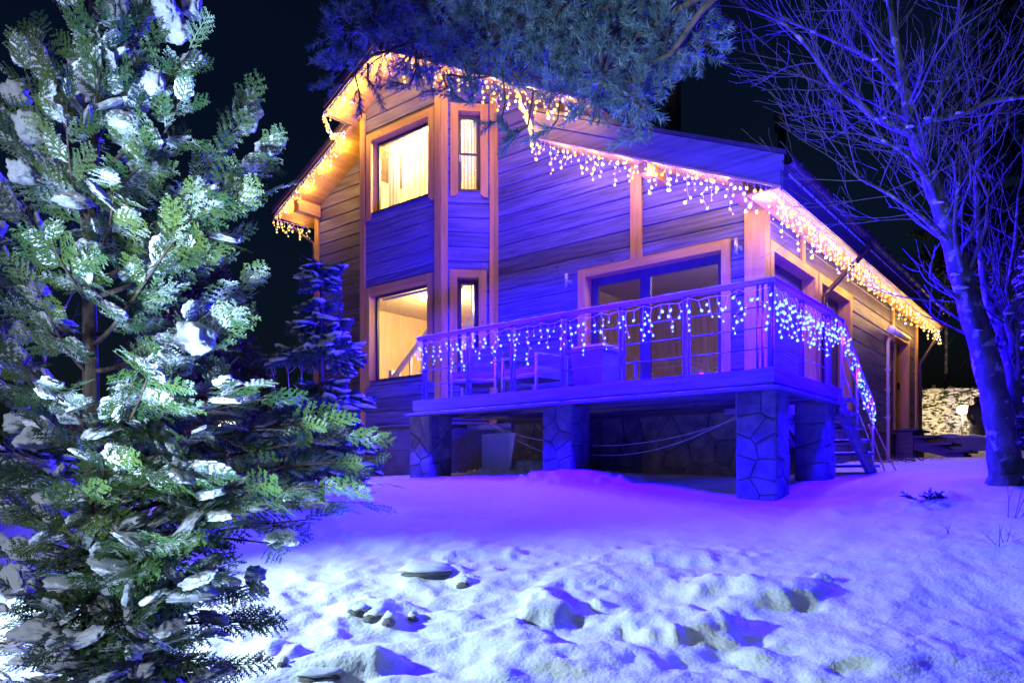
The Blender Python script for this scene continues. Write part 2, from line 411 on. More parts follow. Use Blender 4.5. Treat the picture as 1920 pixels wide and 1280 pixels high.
# lumps: pixel, radius across, radius along, height ; holes the same with negative height
LUMPS = [(720, 1245, .13, .10, .13), (1025, 1150, .17, .14, .14), (1010, 1120, .10, .10, .07), (1460, 1110, .30, .22, .15), (1330, 1100, .22, .16, .12), (1395, 1130, .14, .10, .07),
         (1270, 1175, .30, .22, .13), (1420, 1230, .12, .10, .08), (1345, 1190, .16, .12, .06), (985, 884, .62, .40, .34), (1090, 900, .6, .4, .20), (1230, 915, .6, .3, .06), (820, 1075, .26, .12, .10), (870, 1090, .12, .10, .08),
         (690, 1140, .24, .11, .10), (735, 1165, .10, .10, .08), (490, 1225, .12, .10, .08), (530, 1235, .12, .10, .08), (620, 1255, .26, .14, .10),
         (800, 1020, .5, .3, .06), (700, 1010, .6, .4, .05), (900, 1030, .35, .2, .07), (1250, 1040, .45, .2, .08), (1140, 1080, .5, .25, .05), (1160, 1160, .2, .2, .05), (1580, 1230, .5, .3, .05), (1750, 1255, .5, .3, .05),
         (960, 1210, .25, .2, .05), (1120, 1235, .2, .15, .06), (1350, 950, .6, .3, .03), (1620, 950, .35, .2, .05), (1720, 940, .35, .2, .06), (1800, 905, .9, .4, .04), (860, 960, .5, .25, .06)]
HOLES = [(1075, 1165, .10, .09, -.11), (1035, 1190, .10, .07, -.09), (1515, 1135, .11, .10, -.13), (1395, 1160, .10, .08, -.10), (1310, 1135, .09, .07, -.08), (1420, 1200, .10, .09, -.10), (1465, 1222, .16, .09, -.14), (1400, 1245, .09, .06, -.07),
         (1600, 1265, .16, .09, -.13), (770, 1255, .10, .06, -.05), (945, 1230, .10, .07, -.09), (1390, 1095, .08, .06, -.06), (690, 1085, .30, .14, -.07), (560, 1125, .25, .10, -.05), (740, 1068, .2, .1, -.06), (640, 1278, .22, .07, -.09), (950, 1025, .3, .1, -.05), (1265, 1245, .16, .12, -.05), (1350, 1235, .18, .12, -.06), (930, 1060, .3, .1, -.04)]
FEAT = []
for x, y, ra, rb, h in LUMPS + [(x, y, ra * .75, rb * .8, h) for x, y, ra, rb, h in HOLES]:
    gx, gy = px_base(x, y); FEAT.append((gx, gy, ra, rb, h * (.58 if h > 0 else .24)))
def ground_z(x, y):
    x = np.asarray(x, float); y = np.asarray(y, float)
    z = base_z(x, y)
    near = np.clip((9.0 - y) / 4.0, 0.0, 1.0) * np.clip((y + 2) / 2, 0, 1)
    z = z + near * (0.03 * fbm(x * 1.3, y * 1.3, 0.3, 3) + 0.010 * fbm(x * 5, y * 5, 4.2, 3))
    rough = np.clip((6.3 - y) / 1.5, 0, 1) * np.clip((1.9 - x) / 1.2, 0.15, 1)
    z = z + rough * (0.020 * fbm(x * 3.1, y * 3.1, 9.2, 4))
    crust = np.abs(fbm(x * 2.3, y * 2.3, 21.0, 4))
    z = z + rough * 0.055 * (0.35 - np.clip(crust, 0, .7)) + np.clip((7.2 - y) / 2, 0, 1) * 0.0045 * fbm(x * 17, y * 17, 2.0, 2)
    z = z + 0.02 * fbm(x * 0.7, y * 0.7, 7.7, 3)
    wob = 0.55 * fbm(x * 7.5, y * 5.5, 12.0, 3)
    for gx, gy, ra, rb, h in FEAT:
        q = ((x - gx) / ra) ** 2 + ((y - gy) / rb) ** 2
        q = q * np.clip(1 + wob, .3, 2)
        z = z + h * np.exp(-np.clip(q, 0, 40) ** (1.8 if h > 0 else 2.6))
    return z
def gz(x, y): return float(ground_z(np.array([x]), np.array([y]))[0])
def px_ground(x, y):
    d = 1.5
    while d < 60:
        if gz((x - CX) / F * d, d) >= (HY - y) / F * d: break
        d += 0.03
    return Vector(((x - CX) / F * d, d, gz((x - CX) / F * d, d)))

def make_ground():
    xs = np.unique(np.concatenate([np.linspace(-70, -8, 40), np.linspace(-8, -3.2, 60), np.arange(-3.2, 4.6, 0.026), np.linspace(4.6, 16, 150), np.linspace(16, 90, 40)]).round(4))
    ys = np.unique(np.concatenate([np.linspace(-12, 2.4, 40), np.arange(2.4, 6.6, 0.026), np.linspace(6.6, 13, 150), np.linspace(13, 30, 90), np.linspace(30, 120, 30)]).round(4))
    X, Y = np.meshgrid(xs, ys)
    Z = ground_z(X, Y)
    V = np.stack([X, Y, Z], -1).reshape(-1, 3)
    nx, ny = len(xs), len(ys)
    i = (np.arange(ny - 1)[:, None] * nx + np.arange(nx - 1)[None, :]).ravel()
    T = np.stack([i, i + 1, i + nx + 1, i + nx], 1)
    o = link('snow_ground', np_mesh('snow_ground', V, T, SNOW, True))
    tag(o, kind='structure')
make_ground()

# ------------------------------------------------------------------ house walls
def spans_minus(a0, a1, cuts):
    out = [(a0, a1)]
    for c0, c1 in cuts:
        nx = []
        for p, q in out:
            if c1 <= p or c0 >= q: nx.append((p, q)); continue
            if c0 > p: nx.append((p, c0))
            if c1 < q: nx.append((c1, q))
        out = nx
    return [(p, q) for p, q in out if q - p > 0.015]

def clad(P, a0, a1, h0, pitch, topf, holes, hoff=0.0, th=0.03, hmax=8.5):
    """one wall: a backing sheet and its siding boards, each a mesh. topf(a) is the height of the roof underside"""
    back = MB()
    N = 24
    boards = []
    z = h0
    while z < hmax:
        z1 = z + pitch
        if z > max(topf(a0), topf(a1), topf((a0 + a1) / 2), topf(a0 + (a1 - a0) * .3), topf(a0 + (a1 - a0) * .7)): break
        hs = [h for h in holes if h[2] < z1 - 1e-4 and h[3] > z + 1e-4]
        cols = spans_minus(a0, a1, [(h[0], h[1]) for h in hs])
        segs = [(p, q, z, z1) for p, q in cols]
        for h in hs:
            if h[2] > z + 0.01: segs.append((h[0], h[1], z, h[2]))
            if h[3] < z1 - 0.01: segs.append((h[0], h[1], h[3], z1))
        for p, q, b0, b1 in segs:
            # trim by the roof line
            if topf(p) < b0 or topf(q) < b0:
                g = np.linspace(p, q, 200); ok = [a for a in g if topf(a) >= b0]
                if len(ok) < 2: continue
                pb, qb = ok[0], ok[-1]
            else: pb, qb = p, q
            g = np.linspace(pb, qb, 200); ok = [a for a in g if topf(a) >= b1]
            if len(ok) < 2:
                m = max(g, key=topf); t1 = topf(m)
                if t1 - b0 < 0.02: continue
                b1 = t1 - 0.001; ok = [m - 0.003, m + 0.003]
            pt, qt = ok[0], ok[-1]
            boards.append((pb, qb, pt, qt, b0, b1))
        z = z1
    for pb, qb, pt, qt, b0, b1 in boards:
        back_o = -0.004
        vs = [P.at(pb, back_o - .0, b0), P.at(qb, back_o, b0), P.at(qt, back_o, b1), P.at(pt, back_o, b1)]
        ws = [P.at(pb, back_o - .12, b0), P.at(qb, back_o - .12, b0), P.at(qt, back_o - .12, b1), P.at(pt, back_o - .12, b1)]
        back.hexa(ws, vs)
    wall = back.build('wall', FASCIA, E_house)
    for pb, qb, pt, qt, b0, b1 in boards:
        mb = MB(); H = b1 - b0; e = min(0.014, H * 0.2); gp = 0.005
        prof = [(0.0, gp), (th - 0.012, gp), (th, gp + e), (th, H - gp - e * 0.7), (th - 0.010, H - gp), (0.0, H - gp)]
        A, Bq = [], []
        for o, z in prof:
            f = z / H
            A.append(P.at(pb + (pt - pb) * f + 0.0015, o, b0 + z)); Bq.append(P.at(qb + (qt - qb) * f - 0.0015, o, b0 + z))
        mb.prism(A, Bq)
        mb.build('siding_board', SIDING, wall)
    return wall

PITCH = 0.247
WINDOWS = {}
def rect_px(P, tl, tr, bl, out=0.03):
    a0, h1 = P.px(*tl, out); a1, h1b = P.px(*tr, out); _, h0 = P.px(*bl, out)
    return a0, a1, h0, (h1 + h1b) / 2

# openings measured on the photograph: outer edge of the trim
W_UP = rect_px(BAYF, (689, 257), (815, 199.5), (709.7, 395))
W_LO = rect_px(BAYF, (686, 543), (813, 509.4), (706, 713))
W_NU = rect_px(CH, (844.5, 193), (915, 198), (859, 355))
W_NL = rect_px(CH, (843, 505.6), (912, 507), (856, 705))
_a0, _h = FRONT.px(1085.5, 506.7, .03); _a1, _h2 = FRONT.px(1371, 448.3, .03)
W_DR = (_a0, _a1, FLOOR + 0.02, (_h + _h2) / 2)
_a0, _h = SIDE.px(1441, 449, .03); _a1, _ = SIDE.px(1530, 513, .03)
W_S1 = (_a0, _a1, FLOOR + 0.25, _h)
_a0, _ = SIDE.px(1533, 511, .03); _a1, _h2 = SIDE.px(1595, 568, .03)
W_S2 = (_a0, _a1, FLOOR + 0.02, _h)
_a0, _ = SIDE.px(1675, 700, .03); _a1, _ = SIDE.px(1703, 700, .03); _, _h = SIDE.px(1690, 628, .03)
W_BD = (_a0, _a1, BASEH + 0.05, _h)
TRW = 0.13
def inner(w, t=TRW): return (w[0] + t * .55, w[1] - t * .55, w[2], w[3] - t * .55)

wl_top = lambda s: roof_up(s)
clad(FRONT, SL, BL + 0.05, BASEH, PITCH, wl_top, [])
clad(FRONT, BR - 0.05, SW, BASEH, PITCH, wall_top, [inner(W_DR)])
clad(BAYF, BFL.x, BFR.x, BASEH, PITCH, wl_top, [inner(W_UP), inner(W_LO)])
clad(CH, 0, CHW, BASEH, PITCH, lambda a: roof_up((CH.O + CH.d * a).x), [inner(W_NU), inner(W_NL)])
clad(CHL, 0, CHLW, BASEH, PITCH, lambda a: roof_up((CHL.O + CHL.d * a).x), [])
SIDE_TOP = roof_low(SW) + 0.0
clad(SIDE, 0, TB - TW, BASEH, PITCH, lambda a: SIDE_TOP, [inner(W_S1), inner(W_S2), inner(W_BD)])
# walls the photograph does not show: left flank, back, upper right flank
mb = MB()
LEFTP = Pl((SL, TB), (0, -1)); LEFTP.box(mb, 0, TB - TW, -0.15, 0.02, BASEH, roof_up(SL))
BACKP = Pl((SW, TB), (-1, 0)); BACKP.box(mb, 0, SW - SL, -0.15, 0.0, BASEH, 3.4)
mb.prism([(SL, TB - .15, 3.4), (SW, TB - .15, 3.4), (SW, TB - .15, roof_low(SW)), (-2.9, TB - .15, 4.6), (-2.9, TB - .15, 5.1), (RIDGE_S, TB - .15, RIDGE_H), (SL, TB - .15, roof_up(SL))],
         [(SL, TB, 3.4), (SW, TB, 3.4), (SW, TB, roof_low(SW)), (-2.9, TB, 4.6), (-2.9, TB, 5.1), (RIDGE_S, TB, RIDGE_H), (SL, TB, roof_up(SL))])
mb.box(-3.35, -3.2, TW + .02, TB - .16, 4.4, roof_up(-3.2))
mb.build('wall', FASCIA, E_house)
# foundation
fb = MB()
fb.box(SL + .03, SW - .05, TW + .04, TB - .03, -0.6, BASEH)
fb.prism([(BL + .05, TW + .1, -.6), (BFL.x + .02, BFL.y + .05, -.6), (BFR.x - .02, BFR.y + .05, -.6), (BR - .05, TW + .1, -.6)],
         [(BL + .05, TW + .1, BASEH - .002), (BFL.x + .02, BFL.y + .05, BASEH - .002), (BFR.x - .02, BFR.y + .05, BASEH - .002), (BR - .05, TW + .1, BASEH - .002)])
found = fb.build('foundation', MORTAR, E_house)
def slabs(P, a0, a1, h0, h1, w, hgt, mat, par, name='stone_slab'):
    r = 0; h = h0
    while h < h1 - 0.05:
        hh = min(h + hgt, h1); a = a0 - (w * .4 if r % 2 else 0)
        while a < a1 - 0.03:
            b = min(a + w * random.uniform(.8, 1.25), a1); p = max(a, a0)
            if b - p > .05:
                m = MB(); P.box(m, p + .006, b - .006, 0.0, random.uniform(.018, .034), h + .006, hh - .006); m.build(name, mat, par)
            a = b
        h = hh; r += 1
slabs(Pl((0, BFR.y + .05), (1, 0)), BFL.x, BFR.x, -.35, BASEH - .05, .62, .42, FOUND, found)
slabs(Pl((0, TW + .04), (1, 0)), SL, BL + .05, -.35, BASEH - .05, .62, .42, FOUND, found)
slabs(Pl((SW - .05, TW), (0, 1)), 0, TB - TW - .05, -.3, BASEH - .05, .8, .42, FOUND, found)
# base trim (drip board)
mb = MB()
for P, a0, a1 in ((FRONT, SL, BL), (BAYF, BFL.x, BFR.x), (CH, 0, CHW), (SIDE, 0, TB - TW)):
    P.box(mb, a0, a1, 0.0, 0.055, BASEH - 0.045, BASEH - 0.002)
mb.build('drip_board', DECKW, E_house)

# corner boards and uprights
def upright(P, a0, a1, h0, h1, o0=0.031, o1=0.065, mat=TRIM, name='corner_board'):
    m = MB(); P.box(m, a0, a1, o0, o1, h0, h1); return m.build(name, mat, E_house)
upright(FRONT, SL - .03, SL + .10, BASEH - .03, roof_up(SL + .03) - .02)
upright(BAYF, BFL.x - .02, BFL.x + .11, BASEH - .03, roof_up(BFL.x) - .03)
upright(BAYF, BFR.x - .12, BFR.x + .02, BASEH - .03, roof_up(BFR.x) - .03)
upright(CH, -.02, .095, BASEH - .03, roof_up(BFR.x) - .05)
upright(CH, CHW - .095, CHW - .02, BASEH - .03, roof_up(BR) - .03)
upright(FRONT, BR + .005, BR + .10, BASEH - .03, roof_up(BR) - .06)
upright(FRONT, SW - .21, SW + .066, BASEH - .03, roof_low(SW) - .03)
upright(SIDE, -.03, .13, BASEH - .03, roof_low(SW) - .03)
aM0, _ = FRONT.px(1182, 400, .06); aM1, _ = FRONT.px(1203, 400, .06)
upright(FRONT, aM0, aM1, W_DR[3] - .02, wall_top(aM0) - .02, name='upright_board')
a, _ = SIDE.px(1507, 480, .06)
upright(SIDE, a - .07, a + .07, W_S1[3] - .02, SIDE_TOP, name='upright_board')
a, _ = SIDE.px(1676, 640, .06)
upright(SIDE, a - .09, a + .06, W_BD[3] - .02, SIDE_TOP, name='upright_board')
upright(SIDE, TB - TW - .14, TB - TW + .03, BASEH - .03, SIDE_TOP)

def window(P, w, name='window', sash=.07, legs=0.13, mullion=None, glass=GLASS, reveal=0.10, bottom=False, inset=TRW):
    """sash frame as the part; pane, trim boards and sill as its pieces"""
    a0, a1, h0, h1 = w; t = inset
    i0, i1, k0, k1 = a0 + t, a1 - t, h0, h1 - t
    m = MB(); d0, d1 = -reveal - .05, -reveal
    P.box(m, i0, i0 + sash, d0, d1, k0, k1); P.box(m, i1 - sash, i1, d0, d1, k0, k1)
    P.box(m, i0 + sash, i1 - sash, d0, d1, k0, k0 + sash); P.box(m, i0 + sash, i1 - sash, d0, d1, k1 - sash, k1)
    for f in (mullion or []):
        c = i0 + (i1 - i0) * f; P.box(m, c - sash * .7, c + sash * .7, d0, d1 + .004, k0 + sash, k1 - sash)
    fr = m.build(name, SASH, E_house)
    m = MB(); P.box(m, i0 + sash - .005, i1 - sash + .005, d0 + .02, d0 + .028, k0 + sash - .005, k1 - sash + .005); m.build('pane', glass, fr)
    # reveal lining
    m = MB()
    P.box(m, i0 - .025, i0, -reveal - .06, 0.03, k0, k1 + .025); P.box(m, i1, i1 + .025, -reveal - .06, 0.03, k0, k1 + .025); P.box(m, i0, i1, -reveal - .06, 0.03, k1, k1 + .025)
    m.build('reveal', TRIM, fr)
    for sgn, p, q in ((1, a0, a0 + t), (-1, a1 - t, a1)):
        m = MB(); e = .06
        low = h0 - legs
        if legs:
            x_in = q if sgn > 0 else p; x_out = p if sgn > 0 else q
            poly = [(x_out, low), (x_in - sgn * e, low), (x_in, low + e), (x_in, h1), (x_out, h1)]
        else: poly = [(p, h0), (q, h0), (q, h1), (p, h1)]
        if sgn < 0: poly = poly[::-1]
        m.prism([P.at(x, .031, z) for x, z in poly], [P.at(x, .062, z) for x, z in poly]); m.build('trim_board', TRIM, fr)
    m = MB(); P.box(m, a0 + t, a1 - t, .031, .0615, h1 - t, h1 - .0005); m.build('trim_board', TRIMH, fr)
    if legs:
        m = MB(); P.box(m, i0, i1, -reveal, .045, h0 - .035, h0); m.build('sill', SASH, fr)
    return fr, (i0, i1, k0, k1)

f_up, R_UP = window(BAYF, W_UP, sash=.045)
f_lo, R_LO = window(BAYF, W_LO, sash=.045)
f_nu, R_NU = window(CH, W_NU, sash=.06)
f_nl, R_NL = window(CH, W_NL, sash=.075)
f_dr, R_DR = window(FRONT, W_DR, 'sliding_door', sash=.12, legs=0, mullion=[0.43], reveal=.12, glass=glass_mat('door_glass', (0.8, 0.82, 0.85), 1.7))
f_s1, R_S1 = window(SIDE, W_S1, sash=.09, legs=0, glass=GLASSR, reveal=.14)
f_s2, R_S2 = window(SIDE, W_S2, 'terrace_door', sash=.09, legs=0, glass=GLASSR, reveal=.14)
f_bd, R_BD = window(SIDE, W_BD, 'back_door', sash=.08, legs=0, glass=GLASSR, reveal=.16)
# ventilation bar across the narrow upper window
m = MB(); hh = CH.px(880, 284)[1]; CH.box(m, R_NU[0] + .05, R_NU[1] - .05, -.149, -.10, hh - .012, hh + .012); m.build('glazing_bar', SASH, f_nu)
# handles
m = MB(); CH.box(m, R_NU[0] + .02, R_NU[0] + .05, -.10, -.075, hh - .14, hh - .03); m.build('handle', FLASH, f_nu)
cD = R_DR[0] + (R_DR[1] - R_DR[0]) * .545
m = MB(); FRONT.box(m, R_DR[0] + .8, R_DR[0] + .82, -.12, -.06, FLOOR + .35, FLOOR + .6); m.build('handle', FLASH, f_dr)
m = MB(); SIDE.box(m, R_BD[1] - .09, R_BD[1] - .06, -.155, -.10, 1.95, 2.1); m.build('handle', BLACKM, f_bd)
m = MB(); SIDE.box(m, R_BD[0] + .1, R_BD[1] - .1, -.20, -.165, BASEH + .1, R_BD[3] - .1); m.build('door_panel', STEPW, f_bd)
del m

# ------------------------------------------------------------------ roofs
TH = 0.05
def roof_slab(mb, s0, s1, t0, t1, fh, lift0, lift1):
    z = [(s0, t0, fh(s0)), (s1, t0, fh(s1)), (s1, t1, fh(s1)), (s0, t1, fh(s0))]
    mb.hexa([(a, b, c + lift0) for a, b, c in z], [(a, b, c + lift1) for a, b, c in z])
TBK = TB + 0.5
SIDE_EAVE_END = TB + 0.45
rb = MB()
fl = lambda s: RIDGE_H + ML * (s - RIDGE_S); fr_ = lambda s: RIDGE_H - MR * (s - RIDGE_S)
roof_slab(rb, EAVE_L - .06, S_UPL, T_LOW - .03, TBK, fl, .17, .21)
roof_slab(rb, S_UPL, RIDGE_S, T_UP - .03, TBK, fl, .17, .21)
roof_slab(rb, RIDGE_S, EAVE_R + .05, T_UP - .03, TBK, fr_, .17, .21)
roof_u = rb.build('roof', ROOFM, E_house)
rb = MB(); roof_slab(rb, LOW_S0, LOW_S1 + .08, T_LOW - .04, SIDE_EAVE_END, roof_low, .37, .42)
roof_l = rb.build('roof', ROOFM, E_house)
# thin snow cover on the roofs
sb = MB()
roof_slab(sb, -6.6, EAVE_R + .04, T_UP + .06, TBK - .05, fr_, .214, .27)
roof_slab(sb, EAVE_L, -7.3, T_LOW + .1, TBK - .05, fl, .214, .24)
sb.build('snow_cover', SNOWFAR, roof_u)
sb = MB(); roof_slab(sb, -3.1, LOW_S1 - .1, T_LOW + .12, SIDE_EAVE_END - .1, roof_low, .424, .45); sb.build('snow_cover', SNOWFAR, roof_l)
# core between lining and sheet
rb = MB()
roof_slab(rb, EAVE_L, S_UPL, T_LOW + .03, TBK - .02, fl, .022, .168)
roof_slab(rb, S_UPL, RIDGE_S, T_UP + .03, TBK - .02, fl, .022, .168)
roof_slab(rb, RIDGE_S, EAVE_R, T_UP + .03, TBK - .02, fr_, .022, .168)
rb.build('roof_core', FASCIA, roof_u)
rb = MB(); roof_slab(rb, LOW_S0, LOW_S1 - .02, T_LOW + .03, SIDE_EAVE_END - .02, roof_low, .022, .368); rb.build('roof_core', FASCIA, roof_l)
# soffit boards: run front to back, one object each
def soffit(s0, s1, t0, t1, fh, w, par):
    n = max(1, int(round((s1 - s0) / w))); w = (s1 - s0) / n
    for i in range(n):
        a, b = s0 + i * w + .003, s0 + (i + 1) * w - .003
        m = MB(); m.hexa([(a, t0, fh(a)), (b, t0, fh(b)), (b, t1, fh(b)), (a, t1, fh(a))],
                         [(a, t0, fh(a) + .02), (b, t0, fh(b) + .02), (b, t1, fh(b) + .02), (a, t1, fh(a) + .02)])
        m.build('soffit_board', SOFFIT, par)
soffit(EAVE_L, S_UPL, T_LOW + .03, TW + .3, fl, .115, roof_u)
soffit(S_UPL, RIDGE_S, T_UP + .03, TW + .3, fl, .115, roof_u)
soffit(RIDGE_S, EAVE_R, T_UP + .03, TW + 3.0, fr_, .115, roof_u)
soffit(LOW_S0, SW + .04, T_LOW + .03, TW + .1, roof_low, .115, roof_l)
# rake boards: upper thin brown board over a lower one, orange strip on the edge
def rake(s0, s1, t, fh, h_lo, h_hi, mat, par, name='rake_board', d=.03):
    m = MB(); m.hexa([(s0, t, fh(s0) + h_lo), (s1, t, fh(s1) + h_lo), (s1, t, fh(s1) + h_hi), (s0, t, fh(s0) + h_hi)],
                     [(s0, t + d, fh(s0) + h_lo), (s1, t + d, fh(s1) + h_lo), (s1, t + d, fh(s1) + h_hi), (s0, t + d, fh(s0) + h_hi)])
    return m.build(name, mat, par)
for s0, s1, t, fh in ((EAVE_L, S_UPL, T_LOW, fl), (S_UPL, RIDGE_S, T_UP, fl), (RIDGE_S, EAVE_R, T_UP, fr_)):
    rake(s0, s1, t + .004, fh, -.02, .095, FASCIA, roof_u)
    rake(s0, s1, t - .018, fh, .085, .205, FASCIA, roof_u)
    rake(s0, s1, t + .012, fh, -.045, -.021, TRIMH, roof_u, 'rake_strip', .06)
    rake(s0, s1, t - .022, fh, .08, .092, TRIMH, roof_u, 'rake_strip', .012)
rake(LOW_S0, LOW_S1, T_LOW + .004, roof_low, -.01, .19, FASCIA, roof_l)
rake(LOW_S0, LOW_S1 + .05, T_LOW - .02, roof_low, .18, .36, FASCIA, roof_l)
rake(LOW_S0, LOW_S1, T_LOW + .012, roof_low, -.035, -.011, TRIMH, roof_l, 'rake_strip', .06)
# left return of the upper roof edge, ends of the lower rake
m = MB(); m.box(S_UPL - .03, S_UPL - .001, T_UP, T_LOW, fl(S_UPL) - .02, fl(S_UPL) + .205); m.build('rake_board', FASCIA, roof_u)
m = MB(); m.box(LOW_S0 - .03, LOW_S0 - .001, T_LOW, TW, roof_low(LOW_S0) - .02, roof_low(LOW_S0) + .36); m.build('rake_board', FASCIA, roof_l)
# side eave: boxed soffit of long boards, fascia, gutter with brackets
for i in range(4):
    w = (LOW_S1 - SW - .075) / 4
    m = MB(); a = SW + .07 + i * w; m.box(a + .003, a + w - .003, T_LOW + .03, SIDE_EAVE_END, roof_low(LOW_S1) - .03, roof_low(LOW_S1) - .008)
    m.build('soffit_board', SOFFIT, roof_l)
m = MB(); m.box(LOW_S1 - .005, LOW_S1 + .02, T_LOW + .035, SIDE_EAVE_END, roof_low(LOW_S1) - .05, roof_low(LOW_S1) + .36); m.build('fascia_board', FASCIA, roof_l)
m = MB(); m.box(LOW_S1 - .02, LOW_S1 - .006, T_LOW + .035, SIDE_EAVE_END, roof_low(LOW_S1) - .053, roof_low(LOW_S1) - .031); m.build('rake_strip', TRIMH, roof_l)
GUT_S, GUT_H, GUT_R = LOW_S1 + .105, roof_low(LOW_S1) + .27, .075
def half_pipe(s, h, r, t0, t1):
    m = MB(); n = 9
    ring = [(s + r * cos(pi + pi * k / n), h + r * sin(pi + pi * k / n)) for k in range(n + 1)] + [(s + (r - .008) * cos(2 * pi - pi * k / n), h + (r - .008) * sin(2 * pi - pi * k / n)) for k in range(n + 1)]
    m.prism([(a, t0, b) for a, b in ring], [(a, t1, b) for a, b in ring]); return m
g = half_pipe(GUT_S, GUT_H, GUT_R, T_LOW - .03, SIDE_EAVE_END).build('gutter', GUTTER, E_house)
t = T_LOW + .2
while t < SIDE_EAVE_END:
    m = MB(); n = 7
    pts = [(GUT_S + (GUT_R + .006) * cos(pi + pi * k / n), t, GUT_H + (GUT_R + .006) * sin(pi + pi * k / n)) for k in range(n + 1)]
    for p, q in zip(pts, pts[1:]): m.bar(p, q, .028, .008, (0, 1, 0))
    m.bar(pts[0], (LOW_S1 + .021, t, GUT_H + .04), .025, .008, (0, 1, 0))
    m.build('gutter_bracket', GUTTER, g)
    t += .52
m = MB()
t = T_LOW + .24
while t < SIDE_EAVE_END - .3:
    m.box(LOW_S1 + .021, LOW_S1 + .026, t, t + .44, GUT_H - .10, GUT_H - .07); t += .52
m.build('painted_reflection', WHITEP, g)  # white strips painted in for the reflections between the gutter brackets
half_pipe(EAVE_L - .09, fl(EAVE_L) + .16, .07, T_LOW, TBK).build('gutter', GUTTER, E_house)
half_pipe(EAVE_R + .10, fr_(EAVE_R) + .13, .06, T_LOW + .1, TBK).build('gutter', GUTTER, E_house)
# wall plate beams that stick out under the eaves
for s0, z in ((SL + .02, fl(SL + .02) - .26), (SW - .20, roof_low(SW) - .17)):
    m = MB(); m.box(s0, s0 + .17, T_LOW + .12, TW - .07, z, z + .235); m.build('beam', TRIMH, E_house)
aP = FRONT.px(1318, 320)[0]
m = MB(); m.box(-2.35, -2.2, T_LOW + .08, TW - .035, roof_low(-2.2) - .16, roof_low(-2.2) - .02); m.build('beam', TRIMH, E_house)
# recessed spot in the bay soffit
m = MB(); p = (-8.05, 1.0, fl(-8.05) - .004); m.lathe(p, [(0.001, -.006), (.04, -.006), (.045, .006)], 12); m.build('soffit_spot', WHITEP, roof_u)
# downspouts
def spout(pts, name='downspout', r=.042): m = MB(); m.tube(pts, r, 10); return m.build(name, GUTTER, E_house, True)
tD = 2.45
def sidept(x, y, s):
    r = (x - CX) / F; P = B0 + U * s
    t = (r * P.y - P.x) / (VV.x - r * VV.y); w = P + VV * t
    return t, (HY - y) / F * w.y
t1, h1 = sidept(1628, 462, GUT_S); t2, h2 = sidept(1546, 556, SW + .10)
spout([(GUT_S, t1, GUT_H - .05), (GUT_S, t1, h1 - .02), (GUT_S - .03, t1 - .03, h1 - .08), (SW + .13, t2 + .08, h2 + .09), (SW + .10, t2, h2), (SW + .10, t2, h2 - .06), (SW + .10, t2, FLOOR + .05)])
t1, _ = sidept(1775, 640, GUT_S)
spout([(GUT_S, t1, GUT_H - .05), (GUT_S, t1, GUT_H - .22), (SW + .1, TB + .05, 2.62), (SW + .1, TB + .08, 2.5), (SW + .1, TB + .08, .62)])
spout([(EAVE_L - .09, 1.75, fl(EAVE_L) + .09), (EAVE_L - .05, 1.8, fl(EAVE_L) - .1), (SL - .06, 1.95, fl(EAVE_L) - .5), (SL - .06, 1.95, .2)])
# gas pipe and the white duct beside the back door
a, _ = SIDE.px(1665, 750, .1)
def sp(a, o, h): q = SIDE.at(a, o, h); return (q.x, q.y, q.z)
m = MB(); hT = SIDE.px(1665, 632, .1)[1]
m.tube([sp(a + .45, .10, hT - .0), sp(a + .12, .10, hT), sp(a, .10, hT - .1), sp(a, .10, .33)], .034, 8)
gp = m.build('gas_pipe', PIPEY, E_house, True)
for hz in (1.2, 1.75, 2.15):
    m = MB(); m.tube([sp(a, .10, hz - .04), sp(a, .10, hz + .04)], .045, 8); m.bar(sp(a, .0, hz), sp(a, .10, hz), .02, .02); m.build('pipe_clamp', PIPEY, gp)
hW = SIDE.px(1668, 616, .15)[1]
m = MB(); m.tube([sp(a + .05, .16, hW), sp(a + 1.5, .16, hW + .03)], .06, 10); m.build('duct', WHITEP, E_house, True)
m = MB(); m.tube([sp(a + .0, .16, hW), sp(a + .06, .16, hW)], .085, 10); m.build('duct', WHITEP, E_house, True)
# chimney box and vent pipe
def chim():
    Pz = 15.0; x = (1262 - CX) / F * Pz; s, t = w2loc((x, Pz)); w = .115
    top = (HY - 158) / F * Pz
    m = MB(); m.box(s - w, s + w, t - w, t + w, 4.6, top); c = m.build('chimney', ROOFM, roof_u)
    m = MB(); m.box(s - w - .05, s + w + .05, t - w - .05, t + w + .05, top + .10, top + .16)
    for i in (-1, 1):
        for j in (-1, 1): m.box(s + i * w - .02, s + i * w + .02, t + j * w - .02, t + j * w + .02, top, top + .10)
    m.prism([(s - w - .09, t - w - .09, top + .16), (s + w + .09, t - w - .09, top + .16), (s, t - w - .09, top + .30)], [(s - w - .09, t + w + .09, top + .16), (s + w + .09, t + w + .09, top + .16), (s, t + w + .09, top + .30)])
    m.build('chimney_cap', ROOFM, c)
    Pz = 12.6; x = (1466 - CX) / F * Pz; s, t = w2loc((x, Pz)); top = (HY - 210) / F * Pz
    m = MB(); m.tube([(s, t, 3.6), (s, t, top - .3)], .065, 12); c = m.build('vent_pipe', BLACKM, roof_l, True)
    m = MB(); m.lathe((s, t, top - .34), [(.065, 0), (.12, .02), (.13, .1), (.10, .12), (.10, .22), (.14, .24), (.14, .30), (.02, .36)], 12); m.build('vent_cap', BLACKM, c, True)
chim()

